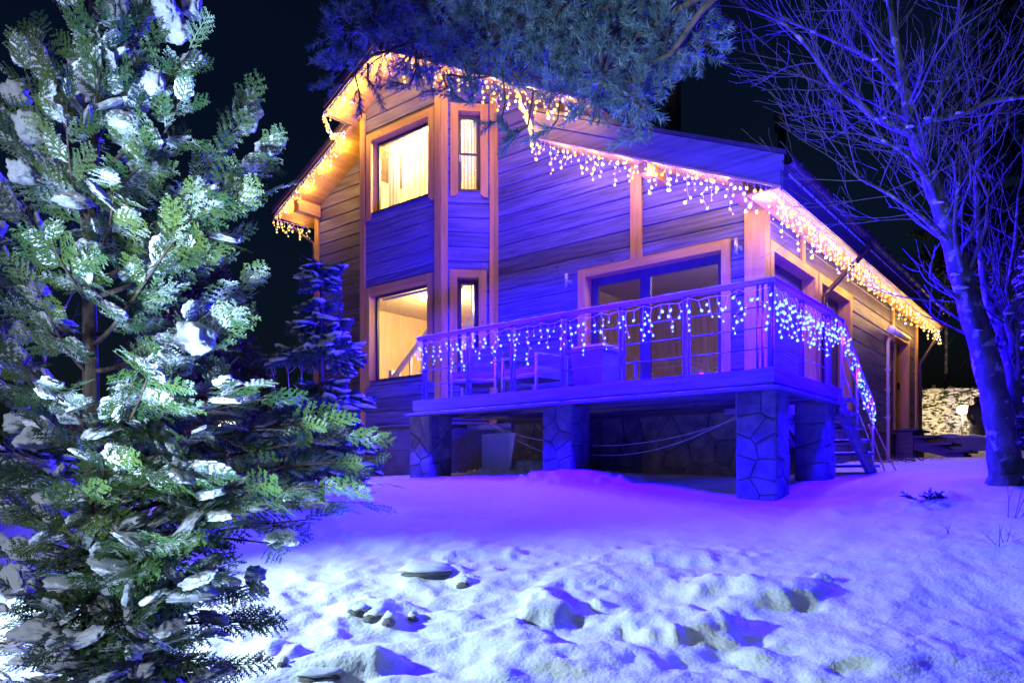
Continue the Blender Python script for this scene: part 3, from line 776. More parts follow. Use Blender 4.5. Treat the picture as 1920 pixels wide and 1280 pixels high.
# ------------------------------------------------------------------ rooms behind the windows
def room(s0, s1, t0, t1, h0, h1, wallm, ceilm, open_front=True, label=None):
    m = MB(); w = .05
    m.box(s0 - w, s1 + w, t1, t1 + w, h0, h1); m.box(s0 - w, s0, t0, t1, h0, h1); m.box(s1, s1 + w, t0, t1, h0, h1)
    o = m.build('interior_wall', wallm, E_house)
    m = MB(); m.box(s0 - w, s1 + w, t0, t1 + w, h1, h1 + w); m.build('interior_ceiling', ceilm, E_house)
    m = MB(); m.box(s0 - w, s1 + w, t0, t1 + w, h0 - w, h0); m.build('interior_floor', INTW, E_house)
    return o
def lamp_at(name, loc, color, power, rad=.05, parent=None, spot=None):
    d = bpy.data.lights.new(name, 'SPOT' if spot else 'POINT'); d.energy = power; d.color = color; d.shadow_soft_size = rad
    if spot: d.spot_size = spot[0]; d.spot_blend = spot[1]
    o = bpy.data.objects.new(name, d); COL.objects.link(o); o.location = loc
    if parent is not None: o.parent = parent
    return o
RB0, RB1 = BFL.x - .35, BFR.x + .45
room(BL - .5, BR + .3, TW + .16, 4.4, 3.80, W_UP[3] + .25, INTW, INTC)
room(BL - .9, BR + .3, TW + .16, 5.2, FLOOR, 3.64, INTW, INTC)
lv = room(-4.9, SW - .2, TW + .22, 6.2, FLOOR, 3.55, FASCIA, INTC)
for k in range(27):
    m = MB(); a = -4.9 + k * .14; m.box(a + .004, a + .136, 6.17, 6.198, FLOOR, 3.545); m.build('wall_plank', INTW, lv)
for k in range(28):
    m = MB(); a = TW + .25 + k * .14; m.box(-4.898, -4.87, a + .004, a + .136, FLOOR, 3.545); m.build('wall_plank', INTW, lv)
def bay_plate(h0, h1):
    m = MB(); q = .14
    poly = [(BL + .2, TW + .2), (BFL.x + .06, BFL.y + q), (BFR.x - .06, BFR.y + q), (BR - .2, TW + .2)]
    m.prism([(a, b, h0) for a, b in poly], [(a, b, h1) for a, b in poly]); m.build('interior_floor', INTC, E_house)
bay_plate(3.641, 3.799); bay_plate(W_UP[3] + .25, W_UP[3] + .3); bay_plate(FLOOR - .06, FLOOR)
def ceiling_lamp(loc, power, label, r=.07, color=(1, .70, .30), drop=.25):
    w = loc2w(*loc)
    e = thing('ceiling_lamp', label, 'lamp', w)
    m = MB(); m.tube([(0, 0, r), (0, 0, drop)], .008, 6); m.build('cord', BLACKM, e)
    m = MB(); m.lathe((0, 0, 0), [(r * sin(pi * k / 8) + .0005, -r * cos(pi * k / 8)) for k in range(9)], 12); m.build('globe', LAMPIN, e, True)
    for k in range(3):
        a = 2 * pi * k / 3
        lamp_at('lamp_light', (cos(a) * (r + .05), sin(a) * (r + .05), -.03), color, power / 3, .05, e)
sC = (W_UP[0] + W_UP[1]) / 2
ceiling_lamp((sC - .35, BFR.y + 1.15, W_UP[3] - .05), 1500, 'round ceiling lamp glowing in the upper bay window room')
ceiling_lamp((sC - .55, BFR.y + 1.6, 3.32), 420, 'round ceiling lamp glowing in the lower bay window room')
ceiling_lamp((BFR.x + .1, TW + .75, 3.34), 330, 'small added ceiling lamp brightening the narrow lower bay window')  # second lamp of this room, added to brighten the narrow window
ceiling_lamp((-1.35, 3.4, 3.3), 130, 'small ceiling lamp in the dim room behind the sliding door', color=(1, .75, .5))
# curtains in the upper window
def curtain(P, a0, a1, h0, h1, out, waves, mat, label, amp=.035):
    V, T = [], []; n = int((a1 - a0) * 90) + 2
    rr = random.Random(int(a0 * 1000)); ph = rr.random() * 6
    for i in range(n):
        a = a0 + (a1 - a0) * i / (n - 1); o = out + amp * sin(2 * pi * waves * (i / (n - 1)) + ph) + amp * .4 * sin(2 * pi * waves * 2.3 * (i / (n - 1)))
        for z in (h0, (h0 + h1) / 2, h1):
            q = P.at(a, o, z); V.append(q)
    for i in range(n - 1):
        for j in (0, 1): T.append((i * 3 + j, (i + 1) * 3 + j, (i + 1) * 3 + j + 1, i * 3 + j + 1))
    me = bpy.data.meshes.new('curtain'); W = [loc2w(*q) for q in V]
    c = sum(W, Vector()) / len(W); c.z = h0
    me.from_pydata([tuple(w - c) for w in W], [], T); me.materials.append(mat)
    me.polygons.foreach_set('use_smooth', [True] * len(T)); me.update()
    o = link('curtain', me); o.location = c
    tag(o, label, 'curtain')
w0, w1, k0, k1 = R_UP
curtain(BAYF, w0 + (w1 - w0) * .34, w1 + .02, k0 - .1, k1 - .02, -.23, 9, CURT, 'cream curtain drawn across right part of the big upper window')
curtain(BAYF, w0 + (w1 - w0) * .10, w0 + (w1 - w0) * .30, k0 - .1, k1 - .02, -.26, 3, CURTG, 'grey curtain hanging at left side of the big upper window')
w0, w1, k0, k1 = R_NU
curtain(CH, w0 + .08, w1 - .05, k0 - .1, k1 - .02, -.32, 4, CURTG, 'pale curtain hanging behind the narrow upper bay window', .02)
# blinds in the two lower bay windows
def blind(P, R, label, out=-.22, pitch=.024, inset=.05):
    a0, a1, k0, k1 = R; m = MB(); z = k0 + .06
    c = loc2w(*P.at((a0 + a1) / 2, out, k0))
    def tw(a, o, h): return loc2w(*P.at(a, o, h)) - c
    e = thing('window_blind', label, 'blind', c)
    while z < k1 - .08:
        m.hexa([tw(a0 + inset, out, z), tw(a1 - inset, out, z), tw(a1 - inset, out, z + .001), tw(a0 + inset, out, z + .001)],
               [tw(a0 + inset, out - .022, z + .006), tw(a1 - inset, out - .022, z + .006), tw(a1 - inset, out - .022, z + .007), tw(a0 + inset, out - .022, z + .007)])
        z += pitch
    tag(m.build('slats', BLIND, e), kind='stuff')
    m = MB()
    for f in (.08, .36, .64, .92):
        a = a0 + inset + (a1 - a0 - 2 * inset) * f; m.bar(tw(a, out + .002, k0 + .05), tw(a, out + .002, k1 - .06), .004, .004, (1, 0, 0))
    m.build('ladder_cord', BLIND, e)
    m = MB(); m.hexa([tw(a0 + inset, out - .03, k1 - .07), tw(a1 - inset, out - .03, k1 - .07), tw(a1 - inset, out - .03, k1 - .03), tw(a0 + inset, out - .03, k1 - .03)],
                     [tw(a0 + inset, out + .01, k1 - .07), tw(a1 - inset, out + .01, k1 - .07), tw(a1 - inset, out + .01, k1 - .03), tw(a0 + inset, out + .01, k1 - .03)]); m.build('head_rail', BLIND, e)
blind(BAYF, R_LO, 'cream venetian blind lowered behind the big lower bay window')
blind(CH, R_NL, 'cream venetian blind lowered behind the narrow lower bay window', -.2, inset=.09)
# staircase seen through the lower window
def inner_stair():
    e = thing('interior_staircase', 'pale staircase with balusters seen through the lower bay window', 'staircase', loc2w(Pl((0, 2.6), (1, 0)).px(735, 700)[0] + 1.17, 2.6, FLOOR - .1), (0, 0, -ANG))
    A = Vector((-1.15, 0, 0.0)); Bt = Vector((1.25, 0, 1.95))
    m = MB(); m.bar(A + Vector((0, 0, .05)), Bt + Vector((0, 0, .05)), .05, .24); m.build('stringer', WHITEP, e)
    m = MB(); m.bar(A + Vector((0, 0, .98)), Bt + Vector((0, 0, .98)), .06, .09); m.build('handrail', WHITEP, e)
    m = MB(); m.box(-1.22, -1.12, -.05, .05, 0, 1.15); m.build('newel_post', WHITEP, e)
    for k in range(7):
        q = A.lerp(Bt, (k + .6) / 7.2)
        m = MB(); m.box(q.x - .02, q.x + .02, -.02, .02, q.z + .1, q.z + .96); m.build('baluster', WHITEP, e)
    for k in range(10):
        q = A.lerp(Bt, (k + .5) / 10)
        m = MB(); m.box(q.x - .13, q.x + .13, .04, .9, q.z + .10, q.z + .14); m.build('tread', INTW, e)
inner_stair()

# wall lamps (tubes with a bracket)
def wall_lamp(x, y0, y1, label):
    a, h0 = FRONT.px(x, y1, .1); _, h1 = FRONT.px(x, y0, .1)
    e = thing('wall_lamp', label, 'lamp', loc2w(*FRONT.at(a, .031, h0)), (0, 0, -ANG), 'tube lamps on the terrace wall')
    m = MB(); m.tube([(0, -.10, 0), (0, -.10, h1 - h0)], .028, 12); m.build('tube', FLASH, e, True)
    m = MB(); m.box(-.02, .02, -.085, -.012, (h1 - h0) * .42, (h1 - h0) * .58); m.box(-.04, .04, -.012, 0, (h1 - h0) * .35, (h1 - h0) * .65); m.build('bracket', FLASH, e)
wall_lamp(1064, 514, 541, 'steel tube wall lamp left of the sliding door frame')
wall_lamp(1382, 448, 480, 'steel tube wall lamp between sliding door and corner board')

# ------------------------------------------------------------------ terrace
E_ter = thing('terrace', 'raised timber terrace on stone piers with a wire railing', 'terrace', (B0.x, B0.y, 0), (0, 0, -ANG))
LS = FRONT.px(800, 600)[0]
TL = -5.30; SE = 2.06
def tpart(m, name, mat, par=E_ter, smooth=False): return m.build(name, mat, par, smooth)
# floor boards
z1 = FLOOR
k = 0; t = .0
while t < TW - .07:
    m = MB(); a1 = .0; m.box(TL, -.002, t + .003, t + .137, z1 - .035, z1); tpart(m, 'deck_board', DECKW); t += .14
for k in range(6):
    m = MB(); a = SW + .075 + k * .135; m.box(a + .003, min(a + .132, -.003), TW - .05, SE + .3, z1 - .035, z1); tpart(m, 'deck_board', DECKW)
# fascia boards: upper board, lower board and a lip
m = MB(); m.box(TL - .06, .03, -.03, 0, z1 - .15, z1 - .0); tpart(m, 'deck_fascia', DECKW)
m = MB(); m.box(TL - .05, .015, -.015, .0, z1 - .19, z1 - .151); tpart(m, 'deck_fascia', DECKW)
m = MB(); m.box(TL - .16, .10, -.10, .05, z1 - .225, z1 - .192); tpart(m, 'deck_lip', DECKW)
m = MB(); m.box(.0, .03, .001, SE + .32, z1 - .15, z1); tpart(m, 'deck_fascia', DECKW)
m = MB(); m.box(.0, .015, .001, SE + .32, z1 - .19, z1 - .151); tpart(m, 'deck_fascia', DECKW)
m = MB(); m.box(-.02, .10, .051, SE + .34, z1 - .225, z1 - .192); tpart(m, 'deck_lip', DECKW)
m = MB(); m.box(TL - .06, TL, .001, TW - .75, z1 - .19, z1); tpart(m, 'deck_fascia', DECKW)
for t in (.35, .9, 1.45):
    m = MB(); m.box(TL, -.03, t, t + .06, z1 - .20, z1 - .04); tpart(m, 'joist', DECKW)
# piers: core and irregular stones on it
def poly_clip(poly, p, n):
    out = []
    for i in range(len(poly)):
        a, b = poly[i], poly[(i + 1) % len(poly)]
        da = (a[0] - p[0]) * n[0] + (a[1] - p[1]) * n[1]; db = (b[0] - p[0]) * n[0] + (b[1] - p[1]) * n[1]
        if da <= 0: out.append(a)
        if da * db < 0:
            f = da / (da - db); out.append((a[0] + (b[0] - a[0]) * f, a[1] + (b[1] - a[1]) * f))
    return out
def stones(P, a0, a1, h0, h1, size, par, mat=STONE, th=.022, seed=1):
    """voronoi shaped facing stones, each a mesh of its own"""
    rr = random.Random(seed); pts = []
    nx = max(1, round((a1 - a0) / size)); nz = max(1, round((h1 - h0) / size))
    for i in range(nx):
        for j in range(nz):
            pts.append((a0 + (i + .5 + rr.uniform(-.38, .38)) * (a1 - a0) / nx, h0 + (j + .5 + rr.uniform(-.38, .38)) * (h1 - h0) / nz))
    for i, p in enumerate(pts):
        poly = [(a0, h0), (a1, h0), (a1, h1), (a0, h1)]
        for j, q in enumerate(pts):
            if i == j: continue
            n = Vector((q[0] - p[0], q[1] - p[1])); L = n.length
            if L > size * 4: continue
            n /= L; mid = ((p[0] + q[0]) / 2 - n.x * .006, (p[1] + q[1]) / 2 - n.y * .006)
            poly = poly_clip(poly, mid, n)
            if len(poly) < 3: break
        if len(poly) < 3: continue
        cx = sum(a for a, b in poly) / len(poly); cz = sum(b for a, b in poly) / len(poly)
        d = th * rr.uniform(.45, 1.15)
        base = [P.at(a, .0, b) for a, b in poly]
        mid = [P.at(a, d * .75, b) for a, b in poly]
        top = [P.at(cx + (a - cx) * .86, d, cz + (b - cz) * .86) for a, b in poly]
        m = MB(); n = len(poly)
        m.add(base + mid + top, [tuple(reversed(range(n))), tuple(range(2 * n, 3 * n))] + [(k, (k + 1) % n, n + (k + 1) % n, n + k) for k in range(n)] + [(n + k, n + (k + 1) % n, 2 * n + (k + 1) % n, 2 * n + k) for k in range(n)])
        m.build('stone', mat, par)
def pier(s0, s1, t0, t1, z0, seed, top=z1 - .226):
    m = MB(); m.box(s0, s1, t0, t1, z0, top); c = m.build('pier', MORTAR, E_ter)
    stones(Pl((s0, t0), (1, 0)), 0, s1 - s0, z0, top, .24, c, seed=seed)
    stones(Pl((s1, t0), (0, 1)), 0, t1 - t0, z0, top, .22, c, seed=seed + 50)
    stones(Pl((s0, t1), (0, -1)), 0, t1 - t0, z0, top, .24, c, seed=seed + 90)
pier(-.40, .02, .06, .42, -.7, 3)
pier(-3.0, -2.56, .06, .45, -.5, 11)
pier(-5.50, -5.08, .06, .5, -.5, 17)
pier(-.32, .02, 1.72, 2.1, -.5, 23)
# rear foundation under the terrace, faced with stones
stones(Pl((0, TW + .03), (1, 0)), BR, SW - .02, -.3, BASEH - .06, .36, found, seed=41, mat=STONE)
# pale panel and board stored under the left part
m = MB(); A = FRONT
b0, b1 = Vector((-4.72, .75)), Vector((-4.1, .75))
m.prism([(-4.72, .8, -.2), (-4.25, .8, -.2), (-4.06, .8, .66), (-4.72, .8, .66)], [(-4.72, .84, -.2), (-4.25, .84, -.2), (-4.06, .84, .66), (-4.72, .84, .66)])
e = thing('leaning_board', 'pale board leaning under the terrace beside the left stone pier', 'board', loc2w(-4.4, .8, -.1), (0, 0, -ANG))
o = m.build('panel', TARP); o.parent = e; o.location = (4.4, -.8, .1)
m = MB(); m.box(-4.75, -3.9, .5, .56, .70, .78); tpart(m, 'joist', DECKW)
m = MB(); m.box(-.62, -.40, .22, .30, .70, .76); tpart(m, 'joist', DECKW)
# cables sagging under the terrace
def sag(p, q, d, n=14): return [Vector(p).lerp(Vector(q), i / (n - 1)) + Vector((0, 0, -d * 4 * (i / (n - 1)) * (1 - i / (n - 1)))) for i in range(n)]
m = MB(); m.tube(sag((-4.25, .45, .78), (-3.02, .35, .48), .05), .005, 5); m.tube(sag((-4.25, .47, .78), (-3.02, .30, .30), .05), .005, 5)
m.tube(sag((-2.55, .5, .30), (-.40, .3, .74), .16), .005, 5); m.tube(sag((-2.55, .5, .42), (-.40, .35, .70), .10), .005, 5)
c = Vector((B0.x, B0.y, 0))
o = m.build('loose_cable', TARP, E_ter)

# railing: part of the terrace
RT = FLOOR + .93
posts_px = [793, 875, 958, 1053, 1163, 1284, 1422]
RAILP = Pl((0, 0), (1, 0)); RAILS = Pl((0, 0), (0, 1))
post_s = [RAILP.px(x, 700)[0] for x in posts_px]
side_t = [.02, RAILS.px(1507, 650)[0], SE - .05]
def post(s, t, along):
    m = MB()
    for d in (-.028, .028):
        if along == 's': m.box(s + d - .006, s + d + .006, t - .022, t + .022, FLOOR, RT - .03)
        else: m.box(s - .022, s + .022, t + d - .006, t + d + .006, FLOOR, RT - .03)
    p = m.build('rail_post', RAILM, E_ter)
    m = MB(); m.box(s - .05, s + .05, t - .05, t + .05, FLOOR + .0005, FLOOR + .01); m.build('post_foot', FLASH, p)
for s in post_s: post(s, .045, 's')
for t in side_t: post(-.03, t + .02, 't')
m = MB(); m.box(TL - .02, .03, .01, .085, RT - .03, RT + .012); tpart(m, 'handrail', DECKW)
m = MB(); m.box(-.065, .03, .086, SE, RT - .03, RT + .012); tpart(m, 'handrail', DECKW)
for z in (.22, .44, .66):
    m = MB(); m.tube([(TL, .045, FLOOR + z), (-.03, .045, FLOOR + z)], .006, 6); m.tube([(-.03, .045, FLOOR + z), (-.03, SE, FLOOR + z)], .006, 6); tpart(m, 'rail_wire', RAILM, smooth=True)
# snow strip on the handrail
def snow_strip(p, q, w, h, name, par, n=60):
    p, q = Vector(p), Vector(q); d = (q - p).normalized(); y = Vector((0, 0, 1)).cross(d).normalized()
    V, T = [], []; prof = [(-.5, 0), (-.42, .65), (0, 1), (.42, .65), (.5, 0)]
    for i in range(n):
        c = p.lerp(q, i / (n - 1)); k = .75 + .35 * float(vnoise(i * .37, c.x * 3, 1.1)); k *= min(1, i / 2 + .2, (n - 1 - i) / 2 + .2)
        for a, b in prof: V.append(c + y * (a * w * (.92 + .08 * k)) + Vector((0, 0, b * h * k)))
    for i in range(n - 1):
        for j in range(4): T.append((i * 5 + j, (i + 1) * 5 + j, (i + 1) * 5 + j + 1, i * 5 + j + 1))
    me = bpy.data.meshes.new(name); me.from_pydata([tuple(v) for v in V], [], T); me.materials.append(SNOWF)
    me.polygons.foreach_set('use_smooth', [True] * len(T)); me.update(); return link(name, me, par)
snow_strip((TL - .02, .047, RT + .011), (.03, .047, RT + .011), .07, .028, 'snow_strip', E_ter, 160)
snow_strip((-.02, .09, RT + .011), (-.02, SE, RT + .011), .085, .022, 'snow_strip', E_ter, 60)
snow_strip((TL - .15, -.06, z1 - .193), (.09, -.06, z1 - .193), .06, .012, 'snow_strip', E_ter, 160)

# stairs at the side, going down along the side wall
E_st = thing('terrace_stairs', 'open timber stairs with steel posts going down from the terrace beside the side wall', 'stairs', (B0.x, B0.y, 0), (0, 0, -ANG))
ST0, ST1 = SE + .28, SE + 2.05; zB = .02
def st(f): return ST0 + (ST1 - ST0) * f, FLOOR - .04 + (zB - FLOOR + .04) * f
for s in (.0, SW + .14):
    m = MB(); ta, za = st(0); tb, zb = st(1.0)
    m.prism([(s, ta - .1, za - .02), (s, ta - .1, za - .30), (s, tb - .05, zb - .14), (s, tb + .06, zb - .14), (s, tb + .06, zb + .06)], [(s + .05, ta - .1, za - .02), (s + .05, ta - .1, za - .30), (s + .05, tb - .05, zb - .14), (s + .05, tb + .06, zb - .14), (s + .05, tb + .06, zb + .06)])
    m.build('stringer', DECKW, E_st)
for k in range(6):
    ta, za = st((k + .75) / 6.4)
    m = MB(); m.box(SW + .10, .10, ta - .15, ta + .15, za + .02, za + .055); tr = m.build('tread', DECKW, E_st)
    if k > 2: snow_strip((SW + .3, ta + .05, za + .054), (.09, ta + .05, za + .054), .2, .03, 'snow_strip', tr, 30)
rp = []
for f in (.05, .45, .93):
    ta, za = st(f); m = MB(); m.tube([(.03, ta, za - .1), (.03, ta, za + .98)], .018, 8); m.build('rail_post', FLASH, E_st, True); rp.append((.03, ta, za + .98))
m = MB(); m.tube([(-.02, SE, RT - .01), rp[0], rp[1], rp[2]], .024, 8); m.build('handrail', RAILM, E_st, True)
for d in (.33, .66):
    m = MB(); m.tube([(.03, rp[0][1], rp[0][2] - d), (.03, rp[2][1], rp[2][2] - d)], .008, 6); m.build('rail_wire', FLASH, E_st, True)
for i, (x, y) in enumerate(((.0, 2.0), (.14, 2.12))):
    m = MB(); m.tube([(.05 + x * .3, ST1 - .45 + i * .12, .75), (.12 + x, ST1 + .25 + i * .1, zB + .02)], .012, 6); m.build('brace_rod', TRIM, E_st)

# back door steps
def back_steps():
    c = SIDE.at((W_BD[0] + W_BD[1]) / 2 + .1, 0, 0); w = loc2w(c.x, c.y, .4)
    e = thing('back_steps', 'dark timber steps leading up to the back door', 'steps', w, (0, 0, -ANG))
    L = .62
    for k in range(4):
        m = MB(); x0 = .06 + k * .30; zt = .62 - .155 * k
        m.box(x0, x0 + .40, -L, L, zt - .045, zt); tr = m.build('tread', STEPW, e)
    for y in (-.5, .5):
        m = MB(); m.prism([(.05, y, .56), (.05, y, .26), (1.25, y, -.06), (1.25, y, .08)], [(.05, y + .05, .56), (.05, y + .05, .26), (1.25, y + .05, -.06), (1.25, y + .05, .08)]); m.build('stringer', STEPW, e)
    m = MB(); m.box(.02, .35, -.58, .58, -.15, .565); m.build('step_box', STEPW, e)
back_steps()

# terrace furniture behind the railing
def armchair(s, t, rz, label):
    e = thing('armchair', label, 'chair', loc2w(s, t, FLOOR), (0, 0, -ANG + rz), 'armchairs on the terrace')
    m = MB()
    for x in (-.33, .33):
        m.bar((x, -.32, 0), (x, -.32, .58), .03, .03); m.bar((x, .32, 0), (x, .32, .62), .03, .03); m.bar((x, -.34, .58), (x, .34, .60), .05, .02)
    m.bar((-.33, -.32, .3), (.33, -.32, .3), .03, .03); m.bar((-.33, .32, .62), (.33, .32, .80), .03, .03)
    m.build('frame', FLASH, e)
    m = MB(); m.box(-.31, .31, -.32, .30, .26, .42); m.build('seat', DECKW, e)
    m = MB(); m.hexa([(-.31, .20, .40), (.31, .20, .40), (.31, .30, .40), (-.31, .30, .40)], [(-.31, .30, .86), (.31, .30, .86), (.31, .38, .86), (-.31, .38, .86)]); m.build('backrest', DECKW, e)
armchair(-4.75, .75, .5, 'steel framed armchair on the terrace nearest the bay window')
armchair(-3.75, .85, -.1, 'steel framed armchair on the terrace left of the middle railing posts')
def planter(s, t, label):
    e = thing('planter', label, 'planter', loc2w(s, t, FLOOR), (0, 0, -ANG))
    m = MB(); m.prism([(-.2, -.2, 0), (.2, -.2, 0), (.2, .2, 0), (-.2, .2, 0)], [(-.27, -.27, .55), (.27, -.27, .55), (.27, .27, .55), (-.27, .27, .55)]); m.build('pot', FOUND, e)
    m = MB(); m.box(-.29, .29, -.29, .29, .551, .60); m.build('rim', FOUND, e)
    m = MB(); m.box(-.25, .25, -.25, .25, .601, .64); m.build('snow_cover', SNOWF, e)
planter(-2.75, .95, 'tapered square planter topped with snow beside sliding door frame')

# ------------------------------------------------------------------ light strings (icicle garlands)
def bulb_mesh(name, mat, r):
    m = MB(); prof = [(.0005, -r * 1.0)] + [(r * sin(pi * k / 6), -r * cos(pi * k / 6)) for k in range(1, 5)] + [(r * .34, r * 1.15), (r * .2, r * 1.7)]
    m.lathe((0, 0, 0), prof, 8)
    me = bpy.data.meshes.new(name); me.from_pydata(m.v, [], m.f); me.materials.append(mat)
    me.polygons.foreach_set('use_smooth', [True] * len(m.f)); me.update(); return me
ME_W = bulb_mesh('warm_bulb', BULBW, .0172); ME_C = bulb_mesh('flash_bulb', BULBC, .0165); ME_B = bulb_mesh('blue_bulb', BULBB, .0132)
ICIC = 'icicle light garlands'
def garland(label, path, spacing, lens, step, blue=False, lights=3, power=None, jitter=.03, seed=0, hang=(0, 0, -1), cold=.14, name='icicle_lights', swing=.03, droop=.012, loff=.12, lo=(0, 0, 0)):
    """path: world points. A cable along it, strands hanging from it, one bulb object per lamp"""
    rr = random.Random(seed)
    P = [Vector(p) for p in path]
    e = thing(name, label, 'light string', P[0], group=ICIC)
    L = [0]
    for a, b in zip(P, P[1:]): L.append(L[-1] + (b - a).length)
    def at(d):
        for i in range(len(P) - 1):
            if d <= L[i + 1] or i == len(P) - 2: return P[i].lerp(P[i + 1], (d - L[i]) / max(1e-6, L[i + 1] - L[i]))
    tot = L[-1]; n = max(2, int(tot / spacing))
    cab = MB(); drop = []
    for i in range(n + 1):
        q = at(tot * i / n); drop.append(q + Vector((0, 0, -droop * abs(sin(i * 1.9)) - .004)))
    cab.tube([q - P[0] for q in drop], .0045 if not blue else .002, 4)
    bulbs = []
    along = (P[-1] - P[0]).normalized()
    for i in range(n + 1):
        top = drop[i]; ln = lens[i % len(lens)] * rr.uniform(.8, 1.2); k = max(1, int(ln / step)); pts = [top]
        sx = rr.uniform(-1, 1)
        for j in range(1, k + 1):
            q = top + Vector(hang) * (ln * j / k) + along * (sx * swing * j / k + rr.uniform(-jitter, jitter)) + Vector((rr.uniform(-1, 1), rr.uniform(-1, 1), 0)) * jitter * .5
            pts.append(q); side = along * rr.choice((-1, 1)) * .02 + Vector((rr.uniform(-.012, .012), rr.uniform(-.012, .012), -.012))
            if j < k: cab.tube([q - P[0], q + side - P[0]], .002, 3, False); bulbs.append(q + side)
            else: bulbs.append(q)
        cab.tube([q - P[0] for q in pts], .0034 if not blue else .0017, 4, False)
    cab.build('cable', CABLEW, e)
    for q in bulbs:
        me = ME_B if blue else (ME_C if rr.random() < cold else ME_W)
        o = bpy.data.objects.new('bulb', me); COL.objects.link(o); o.parent = e; o.location = q - P[0]
        o.rotation_euler = (rr.uniform(-.7, .7), rr.uniform(-.7, .7), rr.uniform(0, 6.28))
        s = rr.choice((.6, .85, 1, 1.1, 1.3)) * rr.uniform(.9, 1.1); o.scale = (s, s, s)
    for i in range(lights):
        q = at(tot * (i + .5) / lights) - P[0] + Vector((0, 0, -loff)) + Vector(lo)
        lamp_at('string_light', q, BLUE if blue else WARM, (power or (P_BLUE if blue else P_WARM)), .06, e)
    return e
IN = (VV.x * .22, VV.y * .22, 0); INS = (-U.x * .12, -U.y * .12, 0)
SH = [.20, .34, .14, .42, .26, .10, .38, .18]
def LW(s, t, h): return loc2w(s, t, h)
TLl = T_LOW - .035; TUl = T_UP - .035
garland('warm icicle string along the lower left roof edge', [LW(EAVE_L + .12, TLl, fl(EAVE_L + .12) - .03), LW(S_UPL - .12, TLl, fl(S_UPL - .12) - .03)], .075, [.12, .26, .16, .34], .065, seed=1, lights=4, power=13, loff=.10, lo=IN)
garland('short warm icicle string under the gutter at the far left corner', [LW(EAVE_L - .02, T_LOW + .03, fl(EAVE_L) - .03), LW(EAVE_L + .25, TW - .05, fl(EAVE_L) - .10)], .07, [.12, .26, .16], .06, seed=2, lights=1, power=6, loff=.10, lo=IN)
garland('warm string hanging straight down between the two left roof edges', [LW(S_UPL + .02, TUl, fl(S_UPL)), LW(S_UPL - .1, (TUl + TLl) / 2, fl(S_UPL) - .25), LW(S_UPL - .12, TLl, fl(S_UPL) - .12)], .035, [.10, .16, .06], .05, seed=3, lights=1, power=16, loff=0)
garland('warm icicle string on the left slope of the gable above the bay', [LW(S_UPL + .05, TUl, fl(S_UPL + .05) - .03), LW(RIDGE_S, TUl, RIDGE_H - .03)], .06, [.14, .24, .10, .30], .065, seed=4, lights=3, power=18, loff=.10, lo=IN)
garland('warm icicle string on the right slope of the gable behind the pine boughs', [LW(RIDGE_S + .03, TUl, RIDGE_H - .04), LW(EAVE_R - .1, TUl, fr_(EAVE_R - .1) - .03)], .07, SH, .075, seed=5, lights=6, power=16, loff=.10, lo=IN)
garland('tangled warm string dropping to the upper end of the lower right roof', [LW(-3.9, TUl, fr_(-3.9) - .1), LW(-4.0, TUl + .2, 5.5), LW(LOW_S0 - .06, TLl - .03, 5.45), LW(LOW_S0 - .05, TLl, 5.05)], .022, [.07, .12, .05], .05, seed=6, lights=2, power=7, loff=0)
garland('warm icicle string under the sloping edge of the lower right roof', [LW(LOW_S0 + .05, TLl, roof_low(LOW_S0 + .05) - .03), LW(LOW_S1, TLl, roof_low(LOW_S1) - .04)], .085, [.34, .20, .12, .42, .26, .16, .38], .075, seed=7, lights=7, loff=.12, lo=IN)
mid = T_LOW + 4.6
garland('warm icicle string along the front half of the side eave', [LW(LOW_S1 - .04, T_LOW, roof_low(LOW_S1) - .06), LW(LOW_S1 - .04, mid, roof_low(LOW_S1) - .06)], .095, [.30, .18, .44, .24, .36, .14], .075, seed=8, lights=7, power=9, loff=.20, lo=INS, cold=.22)
garland('warm icicle string along the rear half of the side eave', [LW(LOW_S1 - .04, mid + .05, roof_low(LOW_S1) - .06), LW(LOW_S1 - .04, SIDE_EAVE_END - .05, roof_low(LOW_S1) - .06)], .11, [.30, .18, .40, .24, .14], .08, seed=9, lights=8, power=9, loff=.20, lo=INS, cold=.22)
RLEN = [.22, .34, .12, .42, .28, .16, .38, .20, .44, .10]
garland('blue icicle string along the front railing of the terrace', [LW(TL + .02, -.01, RT - .06), LW(-.02, -.01, RT - .06)], .112, RLEN, .064, blue=True, seed=20, lights=10, jitter=.03, loff=.22, lo=(-VV.x * .32, -VV.y * .32, 0), swing=.05, droop=.05)
garland('blue icicle string along the short side railing of the terrace', [LW(.02, .02, RT - .06), LW(.02, SE, RT - .08)], .065, RLEN, .066, blue=True, seed=21, lights=4, jitter=.03, loff=.22, lo=(U.x * .30, U.y * .30, 0), swing=.04, droop=.08)
garland('blue icicle string following the stair handrail down to the ground', [LW(.05, SE, RT - .05)] + [LW(.06, q[1], q[2] - .03) for q in rp], .07, [.22, .34, .12, .28, .16], .072, blue=True, seed=22, lights=3, power=P_BLUE * .6, jitter=.04, loff=.2, swing=.05, droop=.04)
